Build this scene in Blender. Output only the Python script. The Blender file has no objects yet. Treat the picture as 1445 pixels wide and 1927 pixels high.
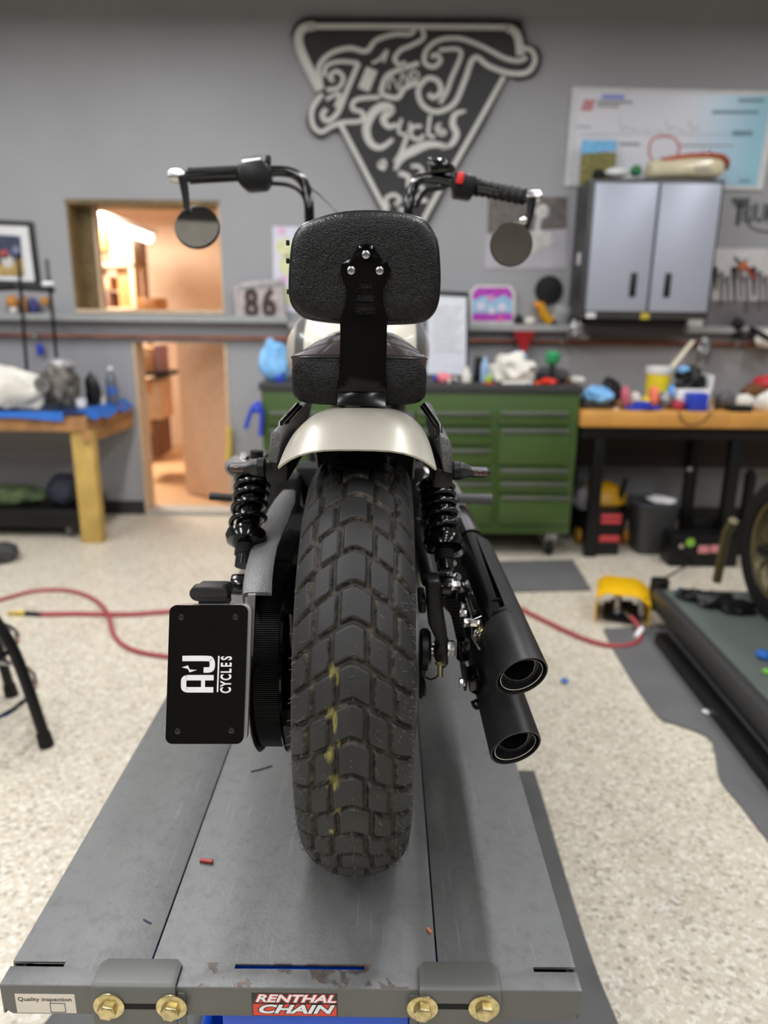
import bpy, bmesh, math, random
import numpy as np
from mathutils import Vector as V, Matrix as Mx, noise
random.seed(7)
S = bpy.context.scene
C = S.collection
PI = math.pi
R = math.radians

# ---------------------------------------------------------------- camera
FPX, CH = 1340.0, 1.42
cam = bpy.data.cameras.new('camera'); co = bpy.data.objects.new('camera', cam); C.objects.link(co)
cam.sensor_fit = 'VERTICAL'; cam.sensor_height = 24; cam.sensor_width = 18
cam.lens = FPX / 1927 * 24
CAMM = Mx.Translation((0, 0, CH)) @ Mx.Rotation(R(90 - 15.3), 4, 'X') @ Mx.Rotation(R(0.63), 4, 'Z')
co.matrix_world = CAMM
cam.clip_start = 0.05
cam.dof.use_dof = True; cam.dof.focus_distance = 0.96; cam.dof.aperture_fstop = 1.6
S.camera = co
# ---------------------------------------------------------------- world, lamps, exposure
w = bpy.data.worlds.new('world'); S.world = w; w.use_nodes = True
w.node_tree.nodes['Background'].inputs[0].default_value = (.9, .93, 1, 1)
w.node_tree.nodes['Background'].inputs[1].default_value = 0.05
S.view_settings.view_transform = 'Standard'; S.view_settings.look = 'None'
S.view_settings.exposure = -0.42; S.view_settings.gamma = 1.0
S.view_settings.use_curve_mapping = False
S.cycles.max_bounces = 6; S.cycles.use_denoising = True
S.cycles.sample_clamp_indirect = 6

def area(name, loc, sx, sy, power, col=(.98, .98, 1.0), rot=(0, 0, 0)):
    l = bpy.data.lights.new(name, 'AREA'); l.shape = 'RECTANGLE'; l.size = sx; l.size_y = sy
    l.energy = power; l.color = col
    o = bpy.data.objects.new(name, l); o.location = loc; o.rotation_euler = rot; C.objects.link(o)
    return o
for ly, pw in ((-2.6, 32), (-0.5, 38), (1.7, 46), (3.5, 28)):
    for lx, k in ((-3.0, 1.15), (-1.2, 1.3), (0.7, .75), (2.6, .95)):
        area('ceiling_tube_light', (lx, ly, 3.2), .14, 1.25, pw * k)
area('back_room_light', (-3.0, 6.6, 2.35), 1.2, .5, 210, (1, .87, .72))

# ---------------------------------------------------------------- helpers
def P(px, py, D):
    "world point on the plane y = D seen at photo pixel px, py"
    d = CAMM.to_3x3() @ V(((px - 722.5) / FPX, -(py - 963.5) / FPX, -1))
    return V((0, 0, CH)) + d * (D / d.y)
def G(px, py, z=0.0):
    "world point at height z seen at photo pixel px, py"
    d = CAMM.to_3x3() @ V(((px - 722.5) / FPX, -(py - 963.5) / FPX, -1))
    return V((0, 0, CH)) + d * ((z - CH) / d.z)

def crom(pts, n=6, closed=False):
    pts = [V(p) for p in pts]; out = []; m = len(pts)
    rng = range(m if closed else m - 1)
    for i in rng:
        g = (lambda k: pts[k % m]) if closed else (lambda k: pts[min(max(k, 0), m - 1)])
        a, b, c, d = g(i - 1), g(i), g(i + 1), g(i + 2)
        for j in range(n):
            t = j / n
            out.append(.5 * ((2 * b) + (c - a) * t + (2 * a - 5 * b + 4 * c - d) * t * t + (3 * b - a - 3 * c + d) * t ** 3))
    if not closed: out.append(pts[-1].copy())
    return out

class MB:
    def __init__(s): s.bm = bmesh.new()
    def box(s, lo, hi, M=None):
        vs = [s.bm.verts.new((M @ V(p)) if M else p) for p in
              [(x, y, z) for x in (lo[0], hi[0]) for y in (lo[1], hi[1]) for z in (lo[2], hi[2])]]
        for f in ((0, 1, 3, 2), (4, 6, 7, 5), (0, 4, 5, 1), (2, 3, 7, 6), (0, 2, 6, 4), (1, 5, 7, 3)):
            s.bm.faces.new([vs[i] for i in f])
        return s
    def cbox(s, c, d, rz=0, rx=0, ry=0):
        M = Mx.Translation(V(c)) @ Mx.Rotation(rz, 4, 'Z') @ Mx.Rotation(rx, 4, 'X') @ Mx.Rotation(ry, 4, 'Y')
        h = V(d) / 2
        return s.box(-h, h, M)
    def quad8(s, fr, bk):
        a = [s.bm.verts.new(p) for p in fr]; b = [s.bm.verts.new(p) for p in bk]; n = len(a)
        s.bm.faces.new(a); s.bm.faces.new(b[::-1])
        for i in range(n): s.bm.faces.new([a[i], b[i], b[(i + 1) % n], a[(i + 1) % n]])
        return s
    def rings(s, rs, cap=True, closed=False):
        L = [[s.bm.verts.new(p) for p in r] for r in rs]; n = len(L[0])
        for k in range(len(L) if closed else len(L) - 1):
            A, B = L[k], L[(k + 1) % len(L)]
            for i in range(n):
                j = (i + 1) % n
                s.bm.faces.new([A[i], A[j], B[j], B[i]])
        if cap and not closed:
            s.bm.faces.new(L[0][::-1]); s.bm.faces.new(L[-1])
        return s
    def tube(s, pts, r, n=12, cap=True, closed=False, flat=1.0):
        pts = [V(p) for p in pts]; m = len(pts); rs = []
        up = None
        for i in range(m):
            if closed: t = pts[(i + 1) % m] - pts[i - 1]
            else: t = pts[min(i + 1, m - 1)] - pts[max(i - 1, 0)]
            if t.length < 1e-9: t = V((0, 0, 1))
            t.normalize()
            if up is None:
                up = V((0, 0, 1)) if abs(t.z) < .9 else V((0, 1, 0))
            u = (up - t * up.dot(t))
            if u.length < 1e-6: u = t.orthogonal()
            u.normalize(); up = u; v = t.cross(u)
            rr = r[i] if isinstance(r, (list, tuple)) else r
            rs.append([pts[i] + (u * math.cos(a) * flat + v * math.sin(a)) * rr for a in [2 * PI * k / n for k in range(n)]])
        return s.rings(rs, cap, closed)
    def cyl(s, p0, p1, r0, r1=None, n=24):
        return s.tube([p0, p1], [r0, r0 if r1 is None else r1], n)
    def lathe(s, prof, o, ax, n=32, cap=True):
        "prof = [(radius, offset along axis)]"
        o, ax = V(o), V(ax).normalized(); u = ax.orthogonal().normalized(); v = ax.cross(u)
        rs = [[o + ax * h + (u * math.cos(2 * PI * k / n) + v * math.sin(2 * PI * k / n)) * max(r, 1e-5) for k in range(n)] for r, h in prof]
        return s.rings(rs, cap)
    def hexa(s, p0, p1, r): return s.lathe([(r * .85, 0), (r, .12 * (V(p1) - V(p0)).length), (r, (V(p1) - V(p0)).length)][::-1] if 0 else [(r, 0), (r, (V(p1) - V(p0)).length * .85), (r * .86, (V(p1) - V(p0)).length)], p0, V(p1) - V(p0), 6)
    def sphere(s, c, r, n=16, squash=None):
        r = V((r, r, r)) if not hasattr(r, '__len__') else V(r)
        M = Mx.Translation(V(c)) @ Mx.Diagonal((*r, 1))
        bmesh.ops.create_uvsphere(s.bm, u_segments=n, v_segments=max(6, n // 2), radius=1, matrix=M)
        return s
    def blob(s, c, r, amp=.25, freq=3, seed=0, sub=3):
        "crumpled soft lump"
        r = V((r, r, r)) if not hasattr(r, '__len__') else V(r)
        g = bmesh.ops.create_icosphere(s.bm, subdivisions=sub, radius=1)
        for v in g['verts']:
            d = v.co.normalized()
            k = 1 + amp * noise.noise(d * freq + V((seed * 7.3, seed, 0))) + amp * .5 * noise.noise(d * freq * 2.7 + V((seed, 3, seed)))
            q = d * k
            q.z = max(q.z, -.75)
            v.co = V(c) + V((q.x * r.x, q.y * r.y, q.z * r.z))
        return s
    def prism(s, outer, holes, M, depth):
        "flat polygon with holes in local XY pushed to local Z = depth"
        fs = []
        bm2 = bmesh.new(); es = []
        for loop in [outer] + list(holes):
            vs = [bm2.verts.new((p[0], p[1], 0)) for p in loop]
            for i in range(len(vs)): es.append(bm2.edges.new((vs[i], vs[(i + 1) % len(vs)])))
        bmesh.ops.triangle_fill(bm2, use_beauty=True, use_dissolve=False, edges=es, normal=(0, 0, 1))
        g = bmesh.ops.extrude_face_region(bm2, geom=bm2.faces[:])
        for e in g['geom']:
            if isinstance(e, bmesh.types.BMVert): e.co.z += depth
        bmesh.ops.transform(bm2, matrix=M, verts=bm2.verts[:])
        s.merge(bm2); bm2.free()
        return s
    def merge(s, b2):
        mp = {v: s.bm.verts.new(v.co) for v in b2.verts}
        for f in b2.faces:
            try: s.bm.faces.new([mp[v] for v in f.verts])
            except ValueError: pass
    def ribbon(s, pts, wd, fn, th=.004, n=5, closed=False):
        "a flat stroke of width wd along pts drawn in 2-D, placed by fn(x, y, lift)"
        q = crom([(p[0], p[1], 0) for p in pts], n, closed); m = len(q); rs = []
        for i in range(m):
            t = (q[(i + 1) % m] - q[i - 1]) if closed else (q[min(i + 1, m - 1)] - q[max(i - 1, 0)])
            if t.length < 1e-9: t = V((1, 0, 0))
            t.normalize(); nn = V((-t.y, t.x, 0))
            ww = wd / 2 if not isinstance(wd, (list, tuple)) else (wd[0] + (wd[1] - wd[0]) * math.sin(PI * i / max(1, m - 1))) / 2
            a, b = q[i] + nn * ww, q[i] - nn * ww
            rs.append([fn(a.x, a.y, 0), fn(b.x, b.y, 0), fn(b.x, b.y, th), fn(a.x, a.y, th)])
        return s.rings(rs, True, closed)
    def text(s, txt, M, size, ext=.0005, shear=0, bold=0, sx=1, space=1, align='CENTER'):
        cu = bpy.data.curves.new('t', 'FONT'); cu.body = txt; cu.size = size; cu.extrude = ext
        cu.shear = shear; cu.offset = bold; cu.align_x = align; cu.align_y = 'CENTER'; cu.space_character = space
        cu.resolution_u = 4
        o = bpy.data.objects.new('t', cu); C.objects.link(o)
        dg = bpy.context.evaluated_depsgraph_get(); dg.update()
        me = o.evaluated_get(dg).to_mesh()
        b2 = bmesh.new(); b2.from_mesh(me)
        bmesh.ops.transform(b2, matrix=M @ Mx.Diagonal((sx, 1, 1, 1)), verts=b2.verts[:])
        s.merge(b2); b2.free(); o.evaluated_get(dg).to_mesh_clear()
        bpy.data.objects.remove(o); bpy.data.curves.remove(cu)
        return s

INV = {}
def finish(name, mb, mat, inv, parent, bev=0, smooth=True, seg=2):
    bm = mb.bm
    bmesh.ops.recalc_face_normals(bm, faces=bm.faces[:])
    if bev:
        es = [e for e in bm.edges if len(e.link_faces) == 2 and e.calc_face_angle(0) > R(40)]
        if es: bmesh.ops.bevel(bm, geom=es, offset=bev, segments=seg, affect='EDGES', clamp_overlap=True, profile=.5)
    for e in bm.edges:
        e.smooth = not (len(e.link_faces) == 2 and e.calc_face_angle(0) > R(38))
    for f in bm.faces: f.smooth = smooth
    if inv is not None: bmesh.ops.transform(bm, matrix=inv, verts=bm.verts[:])
    me = bpy.data.meshes.new(name); bm.to_mesh(me); bm.free()
    me.materials.append(mat)
    o = bpy.data.objects.new(name, me); C.objects.link(o)
    if parent: o.parent = parent
    return o
def thing(name, label, cat, loc, rz=0, group=None):
    o = bpy.data.objects.new(name, None); C.objects.link(o)
    o.location = V(loc); o.rotation_euler = (0, 0, rz); o.empty_display_size = .05
    o['label'] = label; o['category'] = cat
    if group: o['group'] = group
    INV[o.name] = (Mx.Translation(V(loc)) @ Mx.Rotation(rz, 4, 'Z')).inverted()
    return o
def part(root, name, mb, mat, parent=None, label=None, kind=None, bev=0, seg=2):
    "mb is in world coordinates; it becomes a child of root, or of one of its parts"
    o = finish(name, mb, mat, INV[root.name], parent or root, bev, seg=seg)
    if label: o['label'] = label
    if kind: o['kind'] = kind
    return o
def solo(name, mb, mat, label, cat, group=None, bev=0, kind=None):
    vs = mb.bm.verts
    lo = V([min(v.co[i] for v in vs) for i in range(3)]); hi = V([max(v.co[i] for v in vs) for i in range(3)])
    loc = V(((lo.x + hi.x) / 2, (lo.y + hi.y) / 2, lo.z))
    o = finish(name, mb, mat, Mx.Translation(-loc), None, bev)
    o.location = loc
    o['label'] = label; o['category'] = cat
    if group: o['group'] = group
    if kind: o['kind'] = kind
    INV[o.name] = Mx.Translation(-loc)
    return o
def struct(name, mb, mat, bev=0):
    o = finish(name, mb, mat, None, None, bev, smooth=False); o['kind'] = 'structure'; return o

# ---------------------------------------------------------------- materials
def srgb(r, g=None, b=None):
    if g is None: g = b = r
    f = lambda c: (c / 255 / 12.92) if c <= 10 else ((c / 255 + .055) / 1.055) ** 2.4
    return (f(r), f(g), f(b), 1)
class Nt:
    def __init__(s, name):
        s.m = bpy.data.materials.new(name); s.m.use_nodes = True
        s.n = s.m.node_tree.nodes; s.l = s.m.node_tree.links; s.b = s.n['Principled BSDF']
        s.tc = s.n.new('ShaderNodeTexCoord')
    def add(s, t, **k):
        n = s.n.new(t)
        for a, v in k.items():
            if hasattr(n, a): setattr(n, a, v)
            else: n.inputs[a].default_value = v
        return n
    def noise(s, scale, detail=4, rough=.5, coord='Object', vec=None):
        n = s.n.new('ShaderNodeTexNoise'); n.inputs['Scale'].default_value = scale; n.inputs['Detail'].default_value = detail
        n.inputs['Roughness'].default_value = rough
        s.l.new(vec or s.tc.outputs[coord], n.inputs['Vector']); return n.outputs['Fac']
    def ramp(s, f, stops):
        r = s.n.new('ShaderNodeValToRGB'); e = r.color_ramp.elements
        while len(e) < len(stops): e.new(.5)
        for x, (p, c) in zip(e, stops): x.position = p; x.color = c if len(c) == 4 else (*c, 1)
        s.l.new(f, r.inputs[0]); return r.outputs[0]
    def mix(s, f, a, b):
        m = s.n.new('ShaderNodeMix'); m.data_type = 'RGBA'
        for k, x in ((0, f), (6, a), (7, b)):
            if hasattr(x, 'is_linked'): s.l.new(x, m.inputs[k])
            else: m.inputs[k].default_value = x
        return m.outputs[2]
    def col(s, x): s.l.new(x, s.b.inputs['Base Color'])
    def bump(s, h, dist, st=1):
        b = s.n.new('ShaderNodeBump'); b.inputs['Distance'].default_value = dist; b.inputs['Strength'].default_value = st
        s.l.new(h, b.inputs['Height']); s.l.new(b.outputs[0], s.b.inputs['Normal'])
    def math(s, op, a, b=0):
        m = s.n.new('ShaderNodeMath'); m.operation = op
        for k, x in ((0, a), (1, b)):
            if hasattr(x, 'is_linked'): s.l.new(x, m.inputs[k])
            else: m.inputs[k].default_value = x
        return m.outputs[0]
def mat(name, c, rough=.5, metal=0, var=0, scale=20, bump=0, bscale=200, spec=None, coat=0, emit=0, trans=0):
    t = Nt(name); c = srgb(*c) if hasattr(c, '__len__') else srgb(c)
    t.b.inputs['Base Color'].default_value = c
    t.b.inputs['Roughness'].default_value = rough; t.b.inputs['Metallic'].default_value = metal
    if spec is not None: t.b.inputs['Specular IOR Level'].default_value = spec
    if coat: t.b.inputs['Coat Weight'].default_value = coat; t.b.inputs['Coat Roughness'].default_value = .06
    if trans: t.b.inputs['Transmission Weight'].default_value = trans
    if emit: t.b.inputs['Emission Color'].default_value = c; t.b.inputs['Emission Strength'].default_value = emit
    f = t.noise(scale, 5)
    v = max(var, .06)
    lo = tuple(x * (1 - v) for x in c[:3]); hi = tuple(min(1, x * (1 + v)) for x in c[:3])
    t.col(t.ramp(f, [(.3, lo), (.7, hi)]))
    if bump: t.bump(t.noise(bscale, 3), bump)
    return t.m

BLK = mat('gloss_black_paint', 6, .16, spec=.4, coat=.3)
SATIN = mat('satin_black_paint', 14, .38, spec=.3)
MATTE = mat('matte_black_coating', 33, .40, spec=.45, bump=.0001, bscale=1500)
CAST = mat('speckled_charcoal_casting', 98, .34, metal=.15, var=.6, scale=620, bump=.0006, bscale=620)
CASTD = mat('dark_casting', 26, .4, metal=.2, var=.2, scale=500, bump=.0004, bscale=400)
CHROME = mat('chrome', 215, .08, metal=1)
ZINC = mat('zinc_plated_steel', 190, .25, metal=1, var=.15, scale=200)
GOLDZ = mat('yellow_zinc_steel', (206, 192, 146), .32, metal=1, var=.3, scale=90)
RUBBER = mat('black_rubber', 18, .6, spec=.3, bump=.0003, bscale=300)
PLASTIC = mat('black_plastic', 18, .42, spec=.35)
BLUEP = mat('blue_enamel', (12, 84, 215), .35, var=.15)
WHITE = mat('white_vinyl', 232, .5)
CREAM = mat('satin_champagne_paint', (168, 163, 150), .36, metal=.35, var=.03, scale=8, coat=.15)
def leather():
    t = Nt('grained_black_leather'); t.b.inputs['Base Color'].default_value = srgb(13)
    t.b.inputs['Roughness'].default_value = .36; t.b.inputs['Specular IOR Level'].default_value = .32
    v = t.add('ShaderNodeTexVoronoi', feature='F1'); v.inputs['Scale'].default_value = 430
    n = t.n.new('ShaderNodeTexNoise'); n.inputs['Scale'].default_value = 60; t.l.new(t.tc.outputs['Object'], n.inputs['Vector'])
    a = t.n.new('ShaderNodeVectorMath'); a.operation = 'MULTIPLY_ADD'
    t.l.new(n.outputs['Color'], a.inputs[0]); a.inputs[1].default_value = (.008, .008, .008); t.l.new(t.tc.outputs['Object'], a.inputs[2])
    t.l.new(a.outputs[0], v.inputs['Vector'])
    r = t.ramp(v.outputs['Distance'], [(0, (1, 1, 1)), (.75, (0, 0, 0))])
    t.bump(r, .0007, .8); return t.m
LEATHER = leather()
SMOOTHL = mat('smooth_black_leather', 18, .30, spec=.5, bump=.0002, bscale=300)

# ================================================================ ROOM
WY = 5.06                      # face of the far wall
def wallmat():
    t = Nt('grey_painted_wall')
    t.col(t.ramp(t.noise(1.2, 5), [(.3, srgb(150, 150, 153)), (.7, srgb(160, 160, 162))]))
    t.b.inputs['Roughness'].default_value = .75; t.bump(t.noise(60, 4), .001, .3); return t.m
WALL = wallmat()
def floormat():
    t = Nt('beige_flake_epoxy_floor')
    base = t.ramp(t.noise(2.2, 4), [(.3, srgb(192, 181, 160)), (.7, srgb(206, 197, 178))])
    v = t.add('ShaderNodeTexVoronoi'); v.inputs['Scale'].default_value = 95; t.l.new(t.tc.outputs['Object'], v.inputs['Vector'])
    sp = t.n.new('ShaderNodeSeparateColor'); t.l.new(v.outputs['Color'], sp.inputs[0])
    fl = t.ramp(sp.outputs[0], [(0, srgb(132, 124, 112)), (.10, srgb(164, 154, 138)), (.16, srgb(200, 190, 170)), (.7, srgb(210, 202, 184)), (.86, srgb(232, 228, 216)), (1, srgb(238, 234, 224))])
    c = t.mix(.62, base, fl)
    c2 = t.mix(t.ramp(t.noise(48, 5, .7), [(.56, (0, 0, 0)), (.66, (.55, .55, .55))]), c, srgb(138, 130, 118))
    c3 = t.mix(t.ramp(t.noise(300, 2, .5), [(.6, (0, 0, 0)), (.68, (.6, .6, .6))]), c2, srgb(112, 106, 96))
    t.col(c3); t.b.inputs['Roughness'].default_value = .38
    t.bump(t.noise(120, 3), .0008, .3); return t.m
FLOOR = floormat()
m = MB(); m.box((-5, -5, -.1), (5, 9, 0)); struct('floor', m, FLOOR)
JOIST = mat('dark_ceiling_timber', 60, .8, var=.2, scale=4)
CEILM = mat('grey_ceiling_boards', 215, .85)
m = MB(); m.box((-5, -5, 3.75), (5, 9, 3.85)); struct('ceiling', m, CEILM)
m = MB()
for k in range(12): m.box((-5, -4.7 + k * .82, 3.5), (5, -4.6 + k * .82, 3.748))
struct('trim_1', m, JOIST)
# far wall with the two openings (x, z) measured in the photograph
def wr(x0, y0, x1, y1, D=WY):
    c = P((x0 + x1) / 2, (y0 + y1) / 2, D)
    l, r_ = P(x0, (y0 + y1) / 2, D).x, P(x1, (y0 + y1) / 2, D).x
    t, b = P((x0 + x1) / 2, y0, D).z, P((x0 + x1) / 2, y1, D).z
    return l, r_, b, t
wl, wr_, wb, wt = wr(133, 376, 417, 586)
dl, dr_, db, dt = wr(262, 645, 434, 968)
m = MB()
Mw = Mx(((1, 0, 0, 0), (0, 0, 1, WY), (0, 1, 0, 0), (0, 0, 0, 1)))
m.prism([(-5, 0), (dl, 0), (dl, dt), (dr_, dt), (dr_, 0), (5, 0), (5, 3.75), (-5, 3.75)],
        [[(wl, wb), (wr_, wb), (wr_, wt), (wl, wt)]], Mw, .16)
struct('wall_back', m, WALL)
m = MB(); m.box((-5.1, -5, 0), (-5, 9, 3.75)); struct('wall_left', m, WALL)
m = MB(); m.box((5, -5, 0), (5.1, 9, 3.75)); struct('wall_right', m, WALL)
DARKW = mat('dark_grey_wall', (120, 116, 106), .8)
m = MB(); m.box((-5, -5.1, 0), (5, -5, 3.75)); struct('wall_front', m, DARKW)
BASEB = mat('black_vinyl_baseboard', 44, .5)
m = MB(); m.box((-5, WY - .012, 0), (dl, WY, .1)); m.box((dr_, WY - .012, 0), (5, WY, .1)); struct('baseboard_back', m, BASEB)
SHELFM = mat('grey_painted_ledge', (158, 161, 160), .6)
# ledge running along the wall
lz = P(250, 592, WY).z
m = MB(); m.box((-5, WY - .09, lz - .045), (P(545, 600, WY).x, WY, lz)); struct('trim_2', m, SHELFM, .004)
rz_ = P(1150, 612, WY).z
m = MB(); m.box((P(545, 600, WY).x, WY - .09, rz_ - .045), (5, WY, rz_)); struct('trim_3', m, SHELFM, .004)
COPPER = mat('aged_copper', (140, 88, 70), .45, metal=.6, var=.35, scale=6)
pz = P(300, 634, WY - .04).z
m = MB(); m.cyl((-4.95, WY - .04, pz), (4.95, WY - .04, pz - .005), .013)
cp = thing('copper_pipe', 'thin brownish copper pipe running along the grey wall below the ledge', 'pipe', (0, WY - .04, pz))
part(cp, 'pipe_run', m, COPPER)
for xx in (-3.6, -2.4, -.2, 1.2, 2.4, 3.6):
    m = MB(); m.box((xx - .012, WY - .056, pz - .02), (xx + .012, WY, pz + .018)); part(cp, 'pipe_clip', m, ZINC)
# window opening lining and door lining
WOODF = mat('olive_stained_window_timber', (112, 96, 62), .6, var=.25, scale=12)
LIGHTW = mat('pale_bare_timber', (205, 180, 150), .6, var=.1)
m = MB(); m.box((wl - .02, WY + .16, wb), (wl + .10, WY + .30, wt)); m.box((wl, WY - .01, wt - .03), (wr_, WY + .2, wt)); m.box((wl, WY - .005, wb), (wl + .015, WY + .16, wt))
struct('window_1', m, WOODF, .002)
m = MB(); m.box((wl, WY - .012, wb - .015), (wr_, WY + .17, wb + .012)); m.box((wl + .10, WY + .17, wb), (wl + .125, WY + .19, wt)); m.box((wr_ - .012, WY - .004, wb), (wr_, WY + .17, wt))
struct('trim_4', m, LIGHTW, .002)
m = MB(); m.box((dl, WY - .01, 0), (dl + .02, WY + .17, dt)); m.box((dr_ - .02, WY - .01, 0), (dr_, WY + .17, dt)); struct('trim_5', m, LIGHTW, .002)
# back room
WARMW = mat('beige_back_room_wall', (222, 198, 176), .8)
m = MB(); m.box((-5, 7.9, 0), (-.9, 8, 2.9)); struct('wall_rear_room', m, WARMW)
m = MB(); m.box((-1.0, WY + .17, 0), (-.9, 7.9, 2.9)); struct('wall_rear_room_side', m, WARMW)
m = MB(); m.box((-5, WY + .17, 2.9), (-.9, 8, 3.0)); struct('ceiling_rear_room', m, WARMW)
WARMF = mat('tan_back_room_floor', (190, 150, 110), .6)
m = MB(); m.box((-5, WY + .02, 0), (-1.0, 7.9, .012)); struct('floor_rear_room', m, WARMF)
THR = mat('worn_threshold_metal', (175, 172, 165), .5)
m = MB(); m.box((dl + .02, WY - .02, 0.001), (dr_ - .02, WY + .16, .03)); struct('trim_6', m, THR, .003)
# slab door ajar inside the low doorway
hinge = V((dr_ - .03, WY + .19, .03)); dw = .64
m = MB(); Md = Mx.Translation(hinge) @ Mx.Rotation(R(-40), 4, 'Z')
m.box((-dw, 0, 0), (0, .04, 1.28), Md); struct('door_1', m, mat('tan_slab_door', (196, 160, 130), .55, var=.04), .002)
# beam seen through window
m = MB(); m.box((-3.3, 5.6, 2.16), (-1.02, 5.75, 2.26)); struct('trim_7', m, LIGHTW)

# ---------------------------------------------------------------- back room contents
CARD = mat('brown_cardboard', (196, 140, 86), .8, var=.08)
CARD2 = mat('faded_cardboard', (206, 172, 138), .8, var=.06)
EM = mat('lit_tube_diffuser', 255, .5, emit=5)
bl = thing('strip_light', 'long glowing strip light on the back room wall seen through the window', 'light', P(215, 425, 6.6))
m = MB(); m.tube([P(160, 408, 6.3), P(280, 446, 7.0)], .055, 12); part(bl, 'diffuser', m, EM)
m = MB(); m.tube([P(160, 400, 6.33), P(288, 440, 7.03)], .05, 4); part(bl, 'housing', m, WHITE)
rk = thing('shelf_rack', 'pale wooden shelf rack in the back room seen through the window', 'shelf', V((P(212, 580, 7).x, 7.0, .012)))
x0, x1 = P(172, 500, 7).x, P(262, 500, 7).x
for zz in (P(200, 498, 7).z, P(200, 580, 7).z, .6, .15):
    m = MB(); m.box((x0, 6.85, zz - .03), (x1, 7.25, zz)); part(rk, 'shelf_board', m, LIGHTW, bev=.002)
for xx in (x0, x1 - .05):
    for yy in (6.85, 7.2):
        m = MB(); m.box((xx, yy, .012), (xx + .05, yy + .05, P(200, 430, 7).z)); part(rk, 'upright', m, LIGHTW, bev=.002)
def boxpx(name, x0, y0, x1, y1, D, dep, mt, label, cat, bev=.004, group=None):
    l, r_, b, t = wr(x0, y0, x1, y1, D)
    m = MB(); m.box((l, D, b), (r_, D + dep, t))
    return solo(name, m, mt, label, cat, group, bev)
def carton(x0, y0, x1, y1, D, dep, mt, label):
    l, r_, b, t = wr(x0, y0, x1, y1, D)
    th = thing('cardboard_box', label, 'box', ((l + r_) / 2, D + dep / 2, b))
    m = MB(); m.box((l, D, b), (r_, D + dep, t)); part(th, 'carton', m, mt, bev=.003)
    m = MB(); m.box(((l + r_) / 2 - .025, D - .001, t - (t - b) * .35), ((l + r_) / 2 + .025, D + dep, t + .001)); part(th, 'packing_tape', m, CARD2 if mt == CARD else CARD)
carton(166, 425, 196, 470, 6.9, .3, CARD, 'orange-brown box high up behind the window, under the strip light')
carton(206, 440, 256, 500, 6.92, .28, mat('taupe_fabric_bin', (150, 120, 98), .9), 'taupe storage bin on the back room shelf through the window')
carton(222, 502, 246, 578, 6.9, .3, CARD, 'tall orange-brown carton on the lower shelf through the window')
carton(176, 520, 206, 545, 6.9, .3, CARD2, 'small pinkish box on the lower shelf through the window')
carton(176, 548, 206, 578, 6.9, .3, mat('grey_brown_bin', (120, 96, 88), .8), 'low grey-brown box at the bottom left of the window')
carton(262, 560, 296, 588, 6.6, .3, CARD, 'small amber box standing by the lower edge of the window')
for k, (a, b_, c_, d_, mt, lb) in enumerate(((262, 655, 288, 700, CARD, 'honey-coloured carton on the back room shelf at the top of the doorway'),
        (262, 715, 302, 790, CARD2, 'pale carton under the dark shelf in the doorway'),
        (264, 792, 300, 860, mat('umber_box', (120, 84, 62), .8), 'dark brown carton on the floor inside the doorway'))):
    carton(a, b_ if k else 655, c_, d_ if k else 701.5, 6.1, .35, mt, lb)
boxpx('bottle_crate', 290, 650, 304, 700, 6.05, .2, mat('mauve_crate', (150, 110, 110), .7), 'slim mauve crate beside the honey-coloured carton in the doorway', 'crate')
m = MB(); l, r_, b, t = wr(255, 702, 318, 708, 6.02); m.box((l, 6.0, b), (r_, 6.5, t)); solo('wall_shelf', m, PLASTIC, 'dark wall shelf seen inside the low doorway', 'shelf', bev=.002)

# ================================================================ TOOL CHEST
GRN = mat('olive_green_enamel', (62, 86, 38), .38, var=.05, scale=5)
GRND = mat('shadow_gap_green', (34, 48, 22), .6)
TOPM = mat('black_rubber_worktop', 52, .6)
DRAWP = mat('brushed_drawer_pull', (120, 124, 118), .35, metal=.8)
CF = 4.15
cl, cr = P(495, 860, CF).x, P(1083, 860, CF).x
ctz, cbz = P(790, 738, CF).z, P(790, 1003, CF).z
ch = thing('tool_chest', 'wide olive green rolling tool chest with black top against the wall', 'tool chest', ((cl + cr) / 2, CF + .3, 0))
m = MB(); m.box((cl, CF, cbz), (cr, CF + .62, ctz)); part(ch, 'cabinet_body', m, GRN, bev=.008)
m = MB(); m.box((cl - .012, CF - .012, ctz), (cr + .012, CF + .64, ctz + .045)); part(ch, 'worktop', m, TOPM, bev=.006)
def drawer(xa, ya, xb, yb):
    l, r_, b, t = wr(xa, ya, xb, yb, CF - .02)
    m = MB(); m.box((l, CF - .02, b + .006), (r_, CF + .002, t - .006)); d = part(ch, 'drawer', m, GRN, bev=.004)
    m = MB(); m.box((l + .01, CF - .034, t - .03), (r_ - .01, CF - .018, t - .008)); part(ch, 'drawer_pull', m, DRAWP, d, bev=.003)
for (xa, xb, ys) in ((938, 1072, (770, 803, 878, 903, 929, 990)), (505, 925, (770, 803, 840, 878, 903, 990))):
    cols = [(xa, xb)] if xa > 900 else [(505, 640), (645, 780), (785, 925)]
    for (qa, qb) in cols:
        for a, b_ in zip(ys, ys[1:]): drawer(qa, a + 2, qb, b_ - 1)
for xx in (cl + .1, cr - .1, (cl + cr) / 2):
    for yy in (CF + .08, CF + .52):
        m = MB(); m.lathe([(.02, -.022), (.055, -.02), (.062, -.01), (.062, .01), (.055, .02), (.02, .022)], (xx, yy, .062), (1, 0, 0), 24); cst = part(ch, 'caster', m, RUBBER)
        m = MB(); m.box((xx - .035, yy - .04, .10), (xx + .035, yy + .04, cbz + .001)); m.box((xx - .034, yy - .02, .05), (xx - .027, yy + .02, .12)); m.box((xx + .027, yy - .02, .05), (xx + .034, yy + .02, .12)); part(ch, 'caster_fork', m, ZINC, cst)

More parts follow.
